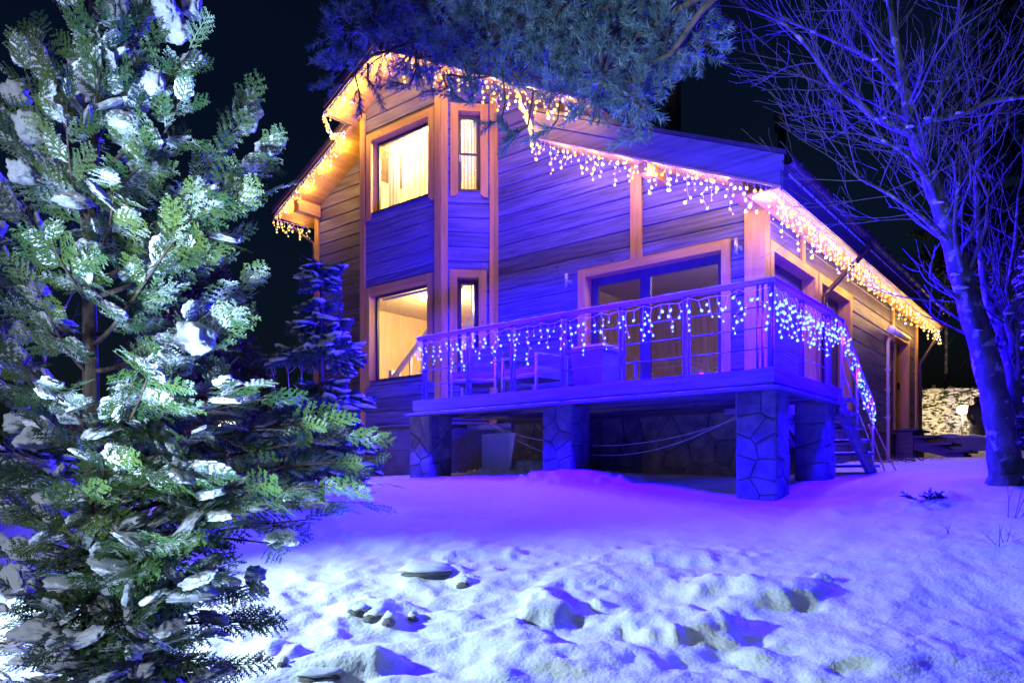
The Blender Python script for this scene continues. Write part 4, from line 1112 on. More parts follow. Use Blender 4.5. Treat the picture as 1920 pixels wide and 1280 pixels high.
# ------------------------------------------------------------------ lamps in the garden
def flood(label, loc, target, power, size, blend, color, rad=.15):
    loc = Vector(loc); tg = Vector(target)
    e = thing('garden_floodlight', label, 'floodlight', (loc.x, loc.y, gz(loc.x, loc.y)))
    h = loc.z - e.location.z
    m = MB(); m.tube([(0, 0, -.1), (0, 0, h - .12)], .022, 8); m.build('stake', BLACKM, e)
    d = (tg - loc).normalized(); q = d.to_track_quat('-Z', 'Y')
    m = MB(); M = Matrix.Translation((0, 0, h)) @ q.to_matrix().to_4x4()
    m.box(-.14, .14, -.10, .10, .01, .09, M); m.build('housing', BLACKM, e)
    m = MB(); m.box(-.12, .12, -.08, .08, .002, .009, M); m.build('lens', GLOBE, e)
    o = lamp_at('flood_light', Vector((0, 0, h)) + d * .03, color, power, rad, e, (size, blend)); o.rotation_mode = 'QUATERNION'; o.rotation_quaternion = q
flood('black floodlight on a stake at the left end of the snowy slope', (-5.4, 4.2, 1.15), (-.7, 4.25, -.95), 2900, radians(52), .95, COOL)
flood('black floodlight on a tall stake left of the thuja', (-2.1, -1.3, 1.05), (-1.6, 2.2, -.05), 400, radians(64), .75, (.68, .80, 1.0))
flood('black floodlight near the ground aimed up at the pine boughs', (-1.3, -.2, -.95), (.7, 4.1, 2.35), 1900, radians(46), .8, (.44, .66, 1.0))
def garden_lamp(px, py, depth, globe_r, label, power, color=(1, .72, .36), ground=None):
    x = (px - CX) / F * depth; z = (HY - py) / F * depth; g = gz(x, depth) if ground is None else ground
    e = thing('garden_lamp', label, 'garden lamp', (x, depth, g))
    m = MB(); m.tube([(0, 0, -.05), (0, 0, z - g - globe_r)], .03, 8); m.build('post', BLACKM, e, True)
    m = MB(); m.lathe((0, 0, z - g), [(globe_r * sin(pi * k / 8) + .0005, -globe_r * cos(pi * k / 8)) for k in range(9)], 12); m.build('globe', GLOBE, e, True)
    m = MB(); m.lathe((0, 0, z - g + globe_r * .8), [(.001, .08), (globe_r * 1.1, .02), (globe_r * 1.1, 0), (.001, .0)], 12); m.build('cap', BLACKM, e)
    for k in range(2): lamp_at('lamp_light', (0.0 + (k - .5) * (globe_r * 2 + .06), -globe_r - .08, z - g), color, power / 2, .05, e)
garden_lamp(428, 806, 11.2, .15, 'glowing garden lamp half hidden behind the thuja branches', 70)
garden_lamp(1804, 768, 23.0, .15, 'glowing garden lamp on a post before the snowy hedge', 420)

# ------------------------------------------------------------------ vegetation helpers
def wpx(x, y, d): return Vector(((x - CX) / F * d, d, (HY - y) / F * d))
def frame_matrix(p, d, up, s, roll=0.0):
    """y axis along d, z close to up"""
    y = Vector(d).normalized(); z = Vector(up) - y * Vector(up).dot(y)
    if z.length < 1e-3: z = Vector((1, 0, 0)) - y * y.x
    z.normalize(); x = y.cross(z)
    R = Matrix((x, y, z)).transposed() @ Matrix.Rotation(roll, 3, 'Y')
    return Matrix.Translation(p) @ (R * s).to_4x4()
def arrays(vs, fs): return np.array(vs, np.float32), np.array(fs, np.int32)
def place(name, me, M, parent, mat=None):
    o = bpy.data.objects.new(name, me); COL.objects.link(o); o.parent = parent; o.matrix_local = M
    return o
def spread(name, protos, items, parent, mat, limit=300, stuff_name=None, smooth=False):
    """items (proto index, matrix in the parent's frame, weight): the heaviest become objects, the others one stuff mesh"""
    items = sorted(items, key=lambda q: -q[2])
    for k, M, w in items[:limit]: place(name, protos[k], M, parent)
    rest = items[limit:]
    if rest:
        arr = [mesh_arrays(p) for p in protos]
        me = join_instances(stuff_name or name + 's', [(arr[k][0], arr[k][1], M) for k, M, w in rest], mat, smooth)
        tag(link(stuff_name or name + 's', me, parent), kind='stuff')

# ------------------------------------------------------------------ thuja in the foreground
def frond_mesh(seed):
    rr = random.Random(seed); V, T = [], []
    def strip(p, d, L, w, lift):
        p = Vector(p); d = Vector(d).normalized(); n = Vector((-d.y, d.x, 0)); o = len(V)
        tip = p + d * L + Vector((0, 0, lift * L))
        mid = p + d * L * .55 + Vector((0, 0, lift * L * .45 + w * .22))
        V.extend([p - n * w * .35, p + n * w * .35, mid - n * w * .55 - Vector((0, 0, w * .25)), mid, mid + n * w * .55 - Vector((0, 0, w * .25)), tip])
        T.extend([(o, o + 1, o + 3), (o, o + 3, o + 2), (o + 1, o + 4, o + 3), (o + 2, o + 3, o + 5), (o + 3, o + 4, o + 5)])
    def rach(y): return Vector((.05 * sin(y * 3 + seed), y, -.10 * y * y))
    N = 6
    for i in range(N * 2):
        f = .04 + .92 * i / (N * 2); s = 1 if i % 2 else -1
        base = rach(f); L = (.46 * (1 - f) ** .75 + .08) * rr.uniform(.8, 1.1) * min(1, .55 + f * 2)
        ang = radians(rr.uniform(38, 50)); d = Vector((s * sin(ang), cos(ang), 0)); lift = rr.uniform(-.22, .04)
        strip(base, d, L, .030, lift)
        k = int(L / .056)
        for j in range(k):
            g = (j + .6) / (k + .3); q = base + d * L * g + Vector((0, 0, lift * L * g))
            for ss in ((1, -1) if True else ()):
                if rr.random() < .1: continue
                a2 = radians(rr.uniform(32, 46)) * ss; dd = Vector((d.x * cos(a2) - d.y * sin(a2), d.x * sin(a2) + d.y * cos(a2), 0))
                strip(q, dd, (.13 * (1 - g * .62)) * rr.uniform(.7, 1.2) * (L / .35) ** .35, .026, rr.uniform(-.35, .15))
    o = len(V); pts = [rach(k / 8) for k in range(9)]
    for k, p in enumerate(pts):
        w = .016 * (1 - k / 9); V.extend([p + Vector((-w, 0, .004)), p + Vector((w, 0, .004))])
    for k in range(8): T.extend([(o + 2 * k, o + 2 * k + 1, o + 2 * k + 3), (o + 2 * k, o + 2 * k + 3, o + 2 * k + 2)])
    V, T = arrays([tuple(v) for v in V], T); return np_mesh('spray', V, T, THUJA)
def blob_mesh(name, seed, mat, flat=.45, sub=3, amp=.38, lump=2.0, under=.25):
    bm = bmesh.new(); bmesh.ops.create_icosphere(bm, subdivisions=sub, radius=1.0)
    P = np.array([v.co[:] for v in bm.verts])
    n = 1 + amp * fbm(P[:, 0] * lump + seed * 3.1, P[:, 1] * lump, P[:, 2] * lump + seed, 3) + .12 * fbm(P[:, 0] * 5 + seed, P[:, 1] * 5, P[:, 2] * 5, 2) + (.07 * fbm(P[:, 0] * 11 + seed, P[:, 1] * 11, P[:, 2] * 11, 2) if sub > 3 else 0)
    for v, k in zip(bm.verts, n):
        c = v.co * float(max(.35, k)); c.z *= flat if c.z > 0 else flat * under; v.co = c
    me = bpy.data.meshes.new(name); bm.to_mesh(me); bm.free(); me.materials.append(mat)
    me.polygons.foreach_set('use_smooth', [True] * len(me.polygons)); me.update(); return me
CLUMPS = [blob_mesh('snow_clump', i, SNOWF, .72, 4, .34, 1.7, .55) for i in range(7)]

def curve_pts(p0, p1, up, n=9, wob=.02, rr=random):
    p0, p1 = Vector(p0), Vector(p1); L = (p1 - p0).length; ph = rr.uniform(0, 6); out = []
    side = (p1 - p0).cross(Vector((0, 0, 1))).normalized() if (p1 - p0).cross(Vector((0, 0, 1))).length > 1e-5 else Vector((1, 0, 0))
    for i in range(n):
        f = i / (n - 1); out.append(p0.lerp(p1, f) + Vector((0, 0, up * L * 4 * f * (1 - f) * (1 - .4 * f))) + side * (wob * L * sin(f * 5 + ph) * f))
    return out

def make_thuja():
    rr = random.Random(5); D = 2.15
    base = wpx(172, 1330, D); base.z = gz(base.x, base.y)
    e = thing('thuja', 'snow laden green thuja filling the left foreground', 'thuja', base)
    fr = [frond_mesh(i) for i in range(4)]
    def tr(y): return wpx(172 + 6 * sin(y * .008), y, D)
    trunk_pts = [Vector((base.x, base.y, base.z - .05))] + [tr(y) for y in (1250, 1000, 760, 520, 300, 100, -120, -330)]
    m = MB(); m.tube([p - base for p in trunk_pts], [.034, .031, .027, .023, .018, .014, .011, .007, .003], 9); m.build('trunk', TBARK, e, True)
    B = []   # start y on the trunk, tip px, depth offset of tip, upward bow
    R = [(330, 395, 45, -.05), (380, 385, 150, -.2), (430, 330, 265, .1), (520, 532, 262, .05), (560, 470, 205, .25), (560, 505, 345, -.12), (640, 470, 425, .12), (690, 505, 515, -.05), (640, 400, 330, -.25),
         (840, 500, 640, .1), (860, 560, 730, -.1), (800, 430, 600, -.3), (900, 640, 800, .15), (960, 738, 852, .02), (1000, 720, 935, -.15), (980, 660, 905, -.3), (1040, 575, 1020, -.2), (1060, 640, 960, .25),
         (990, 760, 845, .1), (960, 700, 800, .0), (1010, 735, 890, .2), (930, 650, 770, -.1), (1180, 532, 1085, -.1), (1220, 530, 1160, -.2), (1200, 440, 1050, -.35), (1290, 400, 1220, -.1), (1340, 390, 1290, -.25), (760, 420, 560, .3), (880, 500, 700, -.35), (1100, 460, 930, .3)]
    Lf = [(300, 60, 40, .1), (300, 120, -60, -.1), (260, 300, -60, .1), (250, 230, -120, -.15), (420, -40, 130, .1), (430, 20, 60, -.2), (520, -90, 250, .0), (640, -70, 380, .15), (700, 20, 470, -.25), (760, -110, 560, .0), (860, -60, 660, -.2),
          (900, 10, 620, .2), (960, -120, 770, .1), (1050, -60, 880, -.25), (1100, -120, 980, .0), (1180, -60, 1060, -.2), (1280, -90, 1170, .1), (1330, -20, 1260, -.3), (1000, 20, 850, .3)]
    Ft = [(330, 150, 180, -.42), (470, 240, 330, -.40), (560, 90, 420, -.45), (700, 230, 560, -.42), (820, 310, 690, -.42), (840, 90, 700, -.48), (960, 210, 830, -.45), (1000, 340, 870, -.45), (1090, 110, 960, -.48), (1180, 250, 1050, -.45),
          (1240, 360, 1080, -.45), (1270, 70, 1130, -.45), (1340, 200, 1210, -.42), (1390, 320, 1190, -.45), (400, 220, 250, .4), (560, 250, 420, .4), (720, 160, 600, .42), (880, 300, 760, .42), (1040, 180, 920, .42), (1200, 330, 1080, .42), (1150, 60, 1000, .3), (1350, 130, 1280, -.3),
          (240, 190, -60, -.2), (180, 250, 60, .2), (620, 60, 300, -.3), (500, 110, 120, -.25), (760, 380, 640, -.2), (930, 400, 790, -.25), (1120, 440, 990, -.2), (1290, 460, 1160, .2)]
    for y0, x, y, dz in R: B.append((y0, x, y, dz, -.05 if y > 700 else .02))
    for y0, x, y, dz in Lf: B.append((y0, x, y, dz, -.02))
    Ft = [q for i, q in enumerate(Ft) if not (q[2] < 650 and (q[3] >= .3 or i % 3 == 0))]
    for y0, x, y, dz in Ft: B.append((y0, x, y, dz, .0))
    for y0, x, y, dz in ((1180, 60, 1150, -.3), (1200, 300, 1130, -.3), (1230, 420, 1150, -.1), (1260, 140, 1190, -.5), (1290, 480, 1230, .1), (1300, 250, 1260, -.5), (1320, 60, 1270, -.4), (1320, 380, 1270, -.35), (1340, 450, 1290, -.05), (1100, 330, 1000, -.5), (1080, 60, 1000, -.45), (1010, 150, 890, -.5), (1150, 180, 1070, -.52), (1250, 330, 1180, -.48), (1020, 440, 960, -.3), (930, 420, 880, -.35), (1120, 480, 1100, -.05), (1210, -20, 1130, -.1), (1130, 20, 1060, .2), (1000, -30, 930, .2)): B.append((y0, x, y, dz, .0))
    sprays, clumps = [], []
    for y0, x, y, dz, bow in B:
        p0 = tr(y0 + rr.uniform(-15, 15)); p1 = wpx(x, y, D + dz)
        d = p1 - p0; p1 = p1 - d.normalized() * min(.09, d.length * .3); d = p1 - p0; L = d.length; n = 10; pts = curve_pts(p0, p1, -.10 if (y < 700) else .06, n, .03, rr)
        m = MB(); r0 = .004 + .007 * L; m.tube([p - base for p in pts], [r0 * (1 - .8 * i / (n - 1)) for i in range(n)], 6)
        br = m.build('branch', TBARK, e, True)
        st = max(8, int(L / (.042 if y < 640 else .034))); sd = 1
        outw = Vector((d.x, d.y, 0)); outw = outw.normalized() if outw.length > .02 else Vector((1, 0, 0))
        for k in range(st):
            f = .22 + .78 * k / (st - 1); i = min(int(f * (n - 1)), n - 2); q = pts[i].lerp(pts[i + 1], f * (n - 1) - i); td = (pts[i + 1] - pts[i]).normalized()
            sd = -sd; side = td.cross(Vector((0, 0, 1)))
            side = side.normalized() if side.length > .05 else Vector((1, 0, 0))
            last = k == st - 1
            dirv = (td * (1.0 if not last else 3) + side * sd * rr.uniform(.5, 1.1) + Vector((0, 0, rr.uniform(-.5, .35))) + Vector((rr.uniform(-.2, .2),) * 3)).normalized()
            s = rr.uniform(.12, .20) * (1.05 - .3 * f) * (1.15 if L > .5 else .9) * (1.1 if last else 1)
            above = q.z > -.05
            up = Vector((rr.uniform(-.6, .6), rr.uniform(-.15, 1.1) if above else rr.uniform(-.9, .2), rr.uniform(.25, 1.0)))
            if x > 480 and y > 600:
                s *= .85
                if rr.random() < .45: continue
            M = frame_matrix(q - base, dirv, up, s, rr.uniform(-.3, .3))
            # weight: big, near and inside the frame
            px_x = q.x / max(q.y, .3) * F + CX; px_y = HY - q.z / max(q.y, .3) * F
            inside = -60 < px_x < 800 and -60 < px_y < 1330
            sprays.append((rr.randrange(4), M, (s / q.y) * (1 if inside else .01)))
            if rr.random() < .50 and f > .1 and not (x > 640 and f > .75):
                # snow lying on the upper side of the spray
                k_ = rr.uniform(.6, 1.1)
                C = M @ Matrix.Translation((rr.uniform(-.06, .06), rr.uniform(.28, .48), .055)) @ Matrix.Rotation(rr.uniform(-.5, .5), 4, 'Z') @ Matrix.Diagonal((.22 * k_, .34 * k_, .13 * k_, 1))
                clumps.append((rr.randrange(7), C, s * (1 if inside else .01)))
    # a few heavy pads of snow seen in the picture
    for x, y, dz, w, h in ((365, 640, -.32, 46, 34), (60, 830, -.1, 44, 24), (40, 800, .1, 40, 22), (235, 235, -.1, 34, 20), (330, 60, .05, 34, 38), (310, 20, .0, 30, 30), (360, 20, .1, 24, 26), (215, 15, .05, 30, 28), (60, 1190, -.4, 50, 24), (100, 1250, -.3, 40, 18), (480, 1080, -.12, 26, 16), (60, 250, -.1, 36, 30), (30, 180, .0, 30, 24), (140, 380, -.2, 40, 16), (40, 330, -.2, 30, 22), (150, 130, .0, 30, 26), (290, 160, -.1, 22, 24)):
        q = wpx(x, y, D + dz); k = (D + dz) / F
        clumps.append((rr.randrange(7), Matrix.Translation(q - base) @ Matrix.Rotation(rr.uniform(0, 6), 4, 'Z') @ Matrix.Diagonal((w * k * .8, w * k * .7, h * k * 1.5, 1)), 9))
    spread('spray', fr, sprays, e, THUJA, 300, 'inner_foliage')
    spread('snow_clump', CLUMPS, clumps, e, SNOWF, 300, 'snow_dusting', True)
make_thuja()

# ------------------------------------------------------------------ needle shoots
def shoot_mesh(name, mat, n, nl, spread_a, w, seed, stem=None, taper=.5):
    """unit length shoot along y with n needles of length nl"""
    rr = random.Random(seed); V, T = [], []
    for i in range(n):
        y = rr.uniform(.02, 1.0); th = rr.uniform(0, 2 * pi); a = radians(rr.uniform(*spread_a)); d = Vector((cos(th) * sin(a), cos(a), sin(th) * sin(a)))
        L = nl * rr.uniform(.7, 1.1) * (1 - taper * max(0, y - .6)); s = d.cross(Vector((rr.uniform(-1, 1), rr.uniform(-1, 1), rr.uniform(-1, 1)))); s.normalize()
        p = Vector((cos(th) * .01, y, sin(th) * .01)); o = len(V)
        V.extend([p - s * w * .5, p + s * w * .5, p + d * L * .6 + s * w * .45, p + d * L, p + d * L * .6 - s * w * .45]); T.extend([(o, o + 1, o + 2), (o, o + 2, o + 4), (o + 4, o + 2, o + 3)])
    o = len(V); r = .02
    for y in (0, 1):
        for k in range(3): V.append(Vector((cos(k * 2.094) * r, y, sin(k * 2.094) * r)))
    for k in range(3): T.extend([(o + k, o + (k + 1) % 3, o + 3 + (k + 1) % 3), (o + k, o + 3 + (k + 1) % 3, o + 3 + k)])
    V, T = arrays([tuple(v) for v in V], T); return np_mesh(name, V, T, mat)

# ------------------------------------------------------------------ pine boughs hanging in from above
def make_pine():
    rr = random.Random(11)
    base = Vector((2.6, 1.2, 0)); base.z = gz(2.6, 1.2)
    e = thing('pine_tree', 'tall pine with long needled boughs hanging across the top of the gable', 'pine tree', base)
    sh = [shoot_mesh('needle_shoot', PINE, 74, .42, (22, 62), .020, i) for i in range(4)]
    top = Vector((2.6, 1.2, 5.2))
    m = MB(); m.tube([Vector((0, 0, -.1)), Vector((0.02, .02, 1.5)), Vector((-.03, .03, 3.4)), Vector((0, 0, 6.5))], [.17, .15, .12, .06], 12); m.build('trunk', PBARK, e, True)
    shoots = []
    limbs = [((2.5, 1.25, 3.4), (1350, -130, 3.3), (1120, -20, 3.9), (900, 60, 4.3), (640, 110, 4.6)),
             ((2.5, 1.25, 3.2), (1400, -60, 3.2), (1250, 40, 3.6), (1080, 110, 4.0), (880, 150, 4.3)),
             ((2.5, 1.25, 3.0), (1420, -100, 3.0), (1290, 60, 3.4), (1210, 140, 3.7), (1150, 215, 3.9)),
             ((2.5, 1.25, 3.6), (1300, -160, 3.6), (1050, -60, 4.1), (820, 10, 4.4), (690, 60, 4.6)),
             ((2.5, 1.25, 3.7), (1250, -180, 3.8), (1000, -60, 4.3), (860, -20, 4.5), (740, 20, 4.7)),
             ((2.5, 1.25, 3.5), (1380, -90, 3.4), (1180, 0, 3.8), (1000, 60, 4.1), (780, 110, 4.4))]
    # clusters of shoots over the outline seen in the photograph (px, radius px, number)
    clusters = [(620, 82, 24, 7), (660, 70, 34, 12), (640, 160, 24, 8), (700, 50, 40, 18), (720, 120, 42, 14), (760, 30, 50, 26), (780, 95, 48, 26), (830, 40, 60, 34), (850, 110, 55, 26), (900, 30, 60, 36), (920, 100, 60, 36), (980, 40, 60, 40), (980, 115, 50, 24),
                (1040, 60, 70, 46), (1050, 135, 50, 26), (1110, 40, 70, 44), (1110, 120, 60, 44), (1130, 185, 46, 30), (1180, 60, 70, 46), (1190, 140, 55, 42), (1190, 215, 36, 24), (1200, 250, 26, 10), (1240, 40, 60, 36), (1250, 105, 40, 20), (1290, 40, 48, 22), (1310, 90, 34, 14), (1235, 165, 26, 12), (1060, 215, 26, 8), (1100, 240, 22, 7), (900, 165, 34, 10), (835, 165, 26, 7), (780, 150, 22, 6), (960, 165, 30, 8), (870, 185, 22, 5)]
    twigs = MB(); anchors = []
    for lm in limbs:
        P = [Vector(lm[0])] + [wpx(*q) for q in lm[1:]]
        pts = []
        for a, b in zip(P, P[1:]):
            for k in range(5): pts.append(a.lerp(b, k / 5) + Vector((0, 0, .02 * sin(k * 1.3 + a.x * 3))))
        pts.append(P[-1]); n = len(pts)
        m = MB(); m.tube([p - base for p in pts], [.020 * (1 - .85 * i / (n - 1)) + .003 for i in range(n)], 7); m.build('limb', PBARK, e, True)
        anchors += pts[6:]
    for cx, cy, R, num in clusters:
        D = 4.6 - (cx - 640) / 700 * 1.0 + rr.uniform(-.12, .12)
        c = wpx(cx, cy - 14 - max(0, cy - 120) * .25, D); an = min(anchors, key=lambda q: (q - c).length + max(0, (c.z - q.z)) * .7)
        cp = curve_pts(an, c, .06, 6, .04, rr); twigs.tube([p - base for p in cp], [.009, .008, .007, .006, .005, .004], 5, False)
        rw = R * .9 / F * D; c.z += .03 if cy > 100 else 0
        for k in range(int(num * 1.45)):
            v = Vector((rr.gauss(0, 1), rr.gauss(0, 1), rr.gauss(0, 1))); v = v.normalized() * rw * rr.uniform(.25, 1.0) ** .6 if v.length > 0 else v
            v.y *= 1.5; p = c + v
            q0 = c + v * .35 + Vector((0, 0, rr.uniform(-.02, .02)))
            twigs.tube([q0 - base, p - base], [.0035, .0022], 4, False)
            d = (v.normalized() * .8 + Vector((rr.uniform(-.3, .3), rr.uniform(-.6, .3), rr.uniform(-.45, .35)))).normalized()
            s = rr.uniform(.085, .135)
            shoots.append((rr.randrange(4), frame_matrix(p - base, d, (0, 0, 1), s, rr.uniform(0, 6)), s / p.y))
    # thin hanging twigs with single tufts in front of the gable
    for path in (((940, 120), (948, 190), (940, 225), (915, 232)), ((1000, 170), (990, 235), (965, 255), (950, 240)), ((690, 110), (665, 140), (640, 158), (612, 160)), ((690, 120), (690, 150), (702, 165)), ((780, 130), (770, 160), (742, 155)), ((870, 120), (885, 170), (880, 195), (855, 180)), ((1050, 190), (1045, 225), (1030, 245), (1010, 248)), ((960, 130), (985, 165), (1000, 170)), ((985, 238), (970, 250), (962, 262)), ((830, 140), (838, 165), (820, 176)), ((665, 140), (672, 165), (676, 190)), ((1180, 220), (1196, 255), (1180, 262))):
        D = 4.5 - (path[0][0] - 640) / 700 * .9; P = [wpx(x, y, D) for x, y in path]
        twigs.tube([p - base for p in P], [.006, .005, .004, .003][:len(P)], 5, False)
        for k in range(4):
            a, b = P[-2], P[-1]; d = (b - a).normalized(); q = b - d * .03 * k
            dd = (d + Vector((rr.uniform(-.5, .5), rr.uniform(-.5, .5), rr.uniform(-.5, .5)))).normalized(); s = rr.uniform(.09, .125)
            shoots.append((rr.randrange(4), frame_matrix(q - base, dd, (0, 0, 1), s), 1))
    tag(twigs.build('twigs', PBARK, e), kind='stuff')
    spread('needle_shoot', sh, shoots, e, PINE, 300, 'needles')
make_pine()

# ------------------------------------------------------------------ spruces
SP = [shoot_mesh('needle_shoot', SPRUCE, 130, .23, (35, 80), .030, 30 + i, taper=.3) for i in range(3)]
DK = [shoot_mesh('needle_shoot', DARKCON, 60, .22, (35, 80), .05, 40 + i, taper=.3) for i in range(2)]
DRY = [shoot_mesh('needle_shoot', DRYCON, 60, .22, (35, 80), .05, 46 + i, taper=.3) for i in range(2)]
SNB = [blob_mesh('snow_clump', 20 + i, SNOWF, .5, 2, .3) for i in range(4)]
def spruce(name, label, cat, pos, H, tiers, shoots_mesh, mat, snow=.6, shoot=.17, density=1.0, seed=0, limit=300, group=None, trunk_r=.05, bark=PBARK, drop=.25):
    """tiers: (height, radius) rings of branches; every branch a fan of shoots with snow pads on top"""
    rr = random.Random(seed); base = Vector(pos)
    e = thing(name, label, cat, base, group=group)
    m = MB(); m.tube([(0, 0, -.1), (0, 0, H * .5), (0, 0, H)], [trunk_r, trunk_r * .6, trunk_r * .12], 8); m.build('trunk', bark, e, True)
    items, pads = [], []; wood = MB()
    for hz, rad in tiers:
        nb = max(4, int((5 + rad * 7) * density)); a0 = rr.uniform(0, 6)
        for b in range(nb):
            a = a0 + 2 * pi * (b + rr.uniform(-.3, .3)) / nb; r = rad * rr.uniform(.45, 1.15); o = Vector((cos(a), sin(a), 0)); side = Vector((-sin(a), cos(a), 0))
            if rr.random() < .16: continue
            p0 = Vector((0, 0, hz + rr.uniform(-.11, .08))); p1 = p0 + o * r + Vector((0, 0, -drop * r * rr.uniform(.6, 1.3)))
            pts = [p0.lerp(p1, f) + Vector((0, 0, .10 * r * 4 * f * (1 - f))) for f in (0, .25, .5, .75, 1)]
            wood.tube(pts, [.012 * (.4 + rad), .010 * (.4 + rad), .008 * (.4 + rad), .006, .004], 5, False)
            n = max(3, int(r / shoot * 4.6 * density))
            for k in range(n):
                f = .15 + .85 * (k + .5) / n; i = min(int(f * 4), 3); q = pts[i].lerp(pts[i + 1], f * 4 - i)
                for s in (-1, 1, 0):
                    if s == 0 and k < n - 2 and rr.random() < .5: continue
                    wid = (1 - f) * .9 + .25
                    d = (o * 1.0 + side * s * rr.uniform(.5, 1.1) + Vector((0, 0, rr.uniform(-.55, .40)))).normalized()
                    L = shoot * rr.uniform(.75, 1.2)
                    qq = q + side * s * rr.uniform(0, .45) * r * wid * .5
                    items.append((rr.randrange(len(shoots_mesh)), frame_matrix(qq, d, (0, 0, 1), L, rr.uniform(0, 6)), L * (1 if o.y < .3 else .6)))
                    if rr.random() < snow * .42:
                        cs = L * rr.uniform(.12, .46)
                        pads.append((rr.randrange(4), Matrix.Translation(qq + d * L * .5 + Vector((0, 0, L * .10))) @ d.to_track_quat('Y', 'Z').to_matrix().to_4x4() @ Matrix.Diagonal((cs, cs * 1.7, cs * .9, 1)), cs))
    tag(wood.build('branches', bark, e), kind='stuff')
    spread('needle_shoot', shoots_mesh, items, e, mat, limit, 'needles')
    if pads: spread('snow_clump', SNB, pads, e, SNOWF, limit, 'snow_dusting', True)
    return e
def at_ground(px, d): x = (px - CX) / F * d; return Vector((x, d, gz(x, d)))
p = at_ground(602, 8.3)
k = 8.3 / F
hz = lambda y: (HY - y) * k - p.z
spruce('blue_spruce', 'young blue spruce with snow on its layered boughs before the bay window', 'spruce tree', p, hz(488),
       [(hz(500), .07), (hz(512), .16), (hz(540), .10), (hz(578), .20), (hz(596), .27), (hz(622), .26), (hz(640), .50), (hz(662), .46), (hz(720), .24), (hz(748), .56), (hz(770), .52), (hz(820), .60), (hz(842), .52), (hz(880), .62)], SP, SPRUCE, .75, .17, 1.0, 3)
p = at_ground(70, 7.5); k = 7.5 / F
spruce('blue_spruce', 'small snowy spruce behind the thuja at the left edge', 'spruce tree', p, 1.15, [(1.1, .12), (.95, .25), (.78, .36), (.6, .45), (.42, .5)], SP, SPRUCE, .7, .16, .8, 5, 120)
p = at_ground(385, 15); spruce('conifer_tree', 'tall grey green conifer standing in the dark behind the thuja', 'conifer tree', p, 4.6, [(4.4 - .28 * i, .22 + .125 * i) for i in range(14)], DK, DARKCON, .0, .34, .75, 6, 200, trunk_r=.12)
p = at_ground(300, 13.5); spruce('conifer_tree', 'brownish bushy conifer lit by the garden lamp behind the thuja', 'conifer tree', p, 3.2, [(3.1 - .25 * i, .25 + .085 * i) for i in range(11)], DRY, DRYCON, .0, .32, .75, 7, 200, trunk_r=.1)
p = at_ground(1840, 15.5); spruce('conifer_tree', 'huge dark conifer behind the bare tree at the right', 'conifer tree', (13.5, 19.5, .8), 14.5, [(14 - .6 * i, .6 + .17 * i) for i in range(16)], DK, DARKCON, .0, .62, .55, 8, 300, trunk_r=.25)
p = at_ground(1950, 9.5); spruce('conifer_tree', 'slim snowy conifer at the right edge behind the tree trunk', 'conifer tree', p, 2.9, [(2.8 - .2 * i, .10 + .028 * i) for i in range(13)], DK, DARKCON, .9, .2, .9, 9, 200, trunk_r=.05)

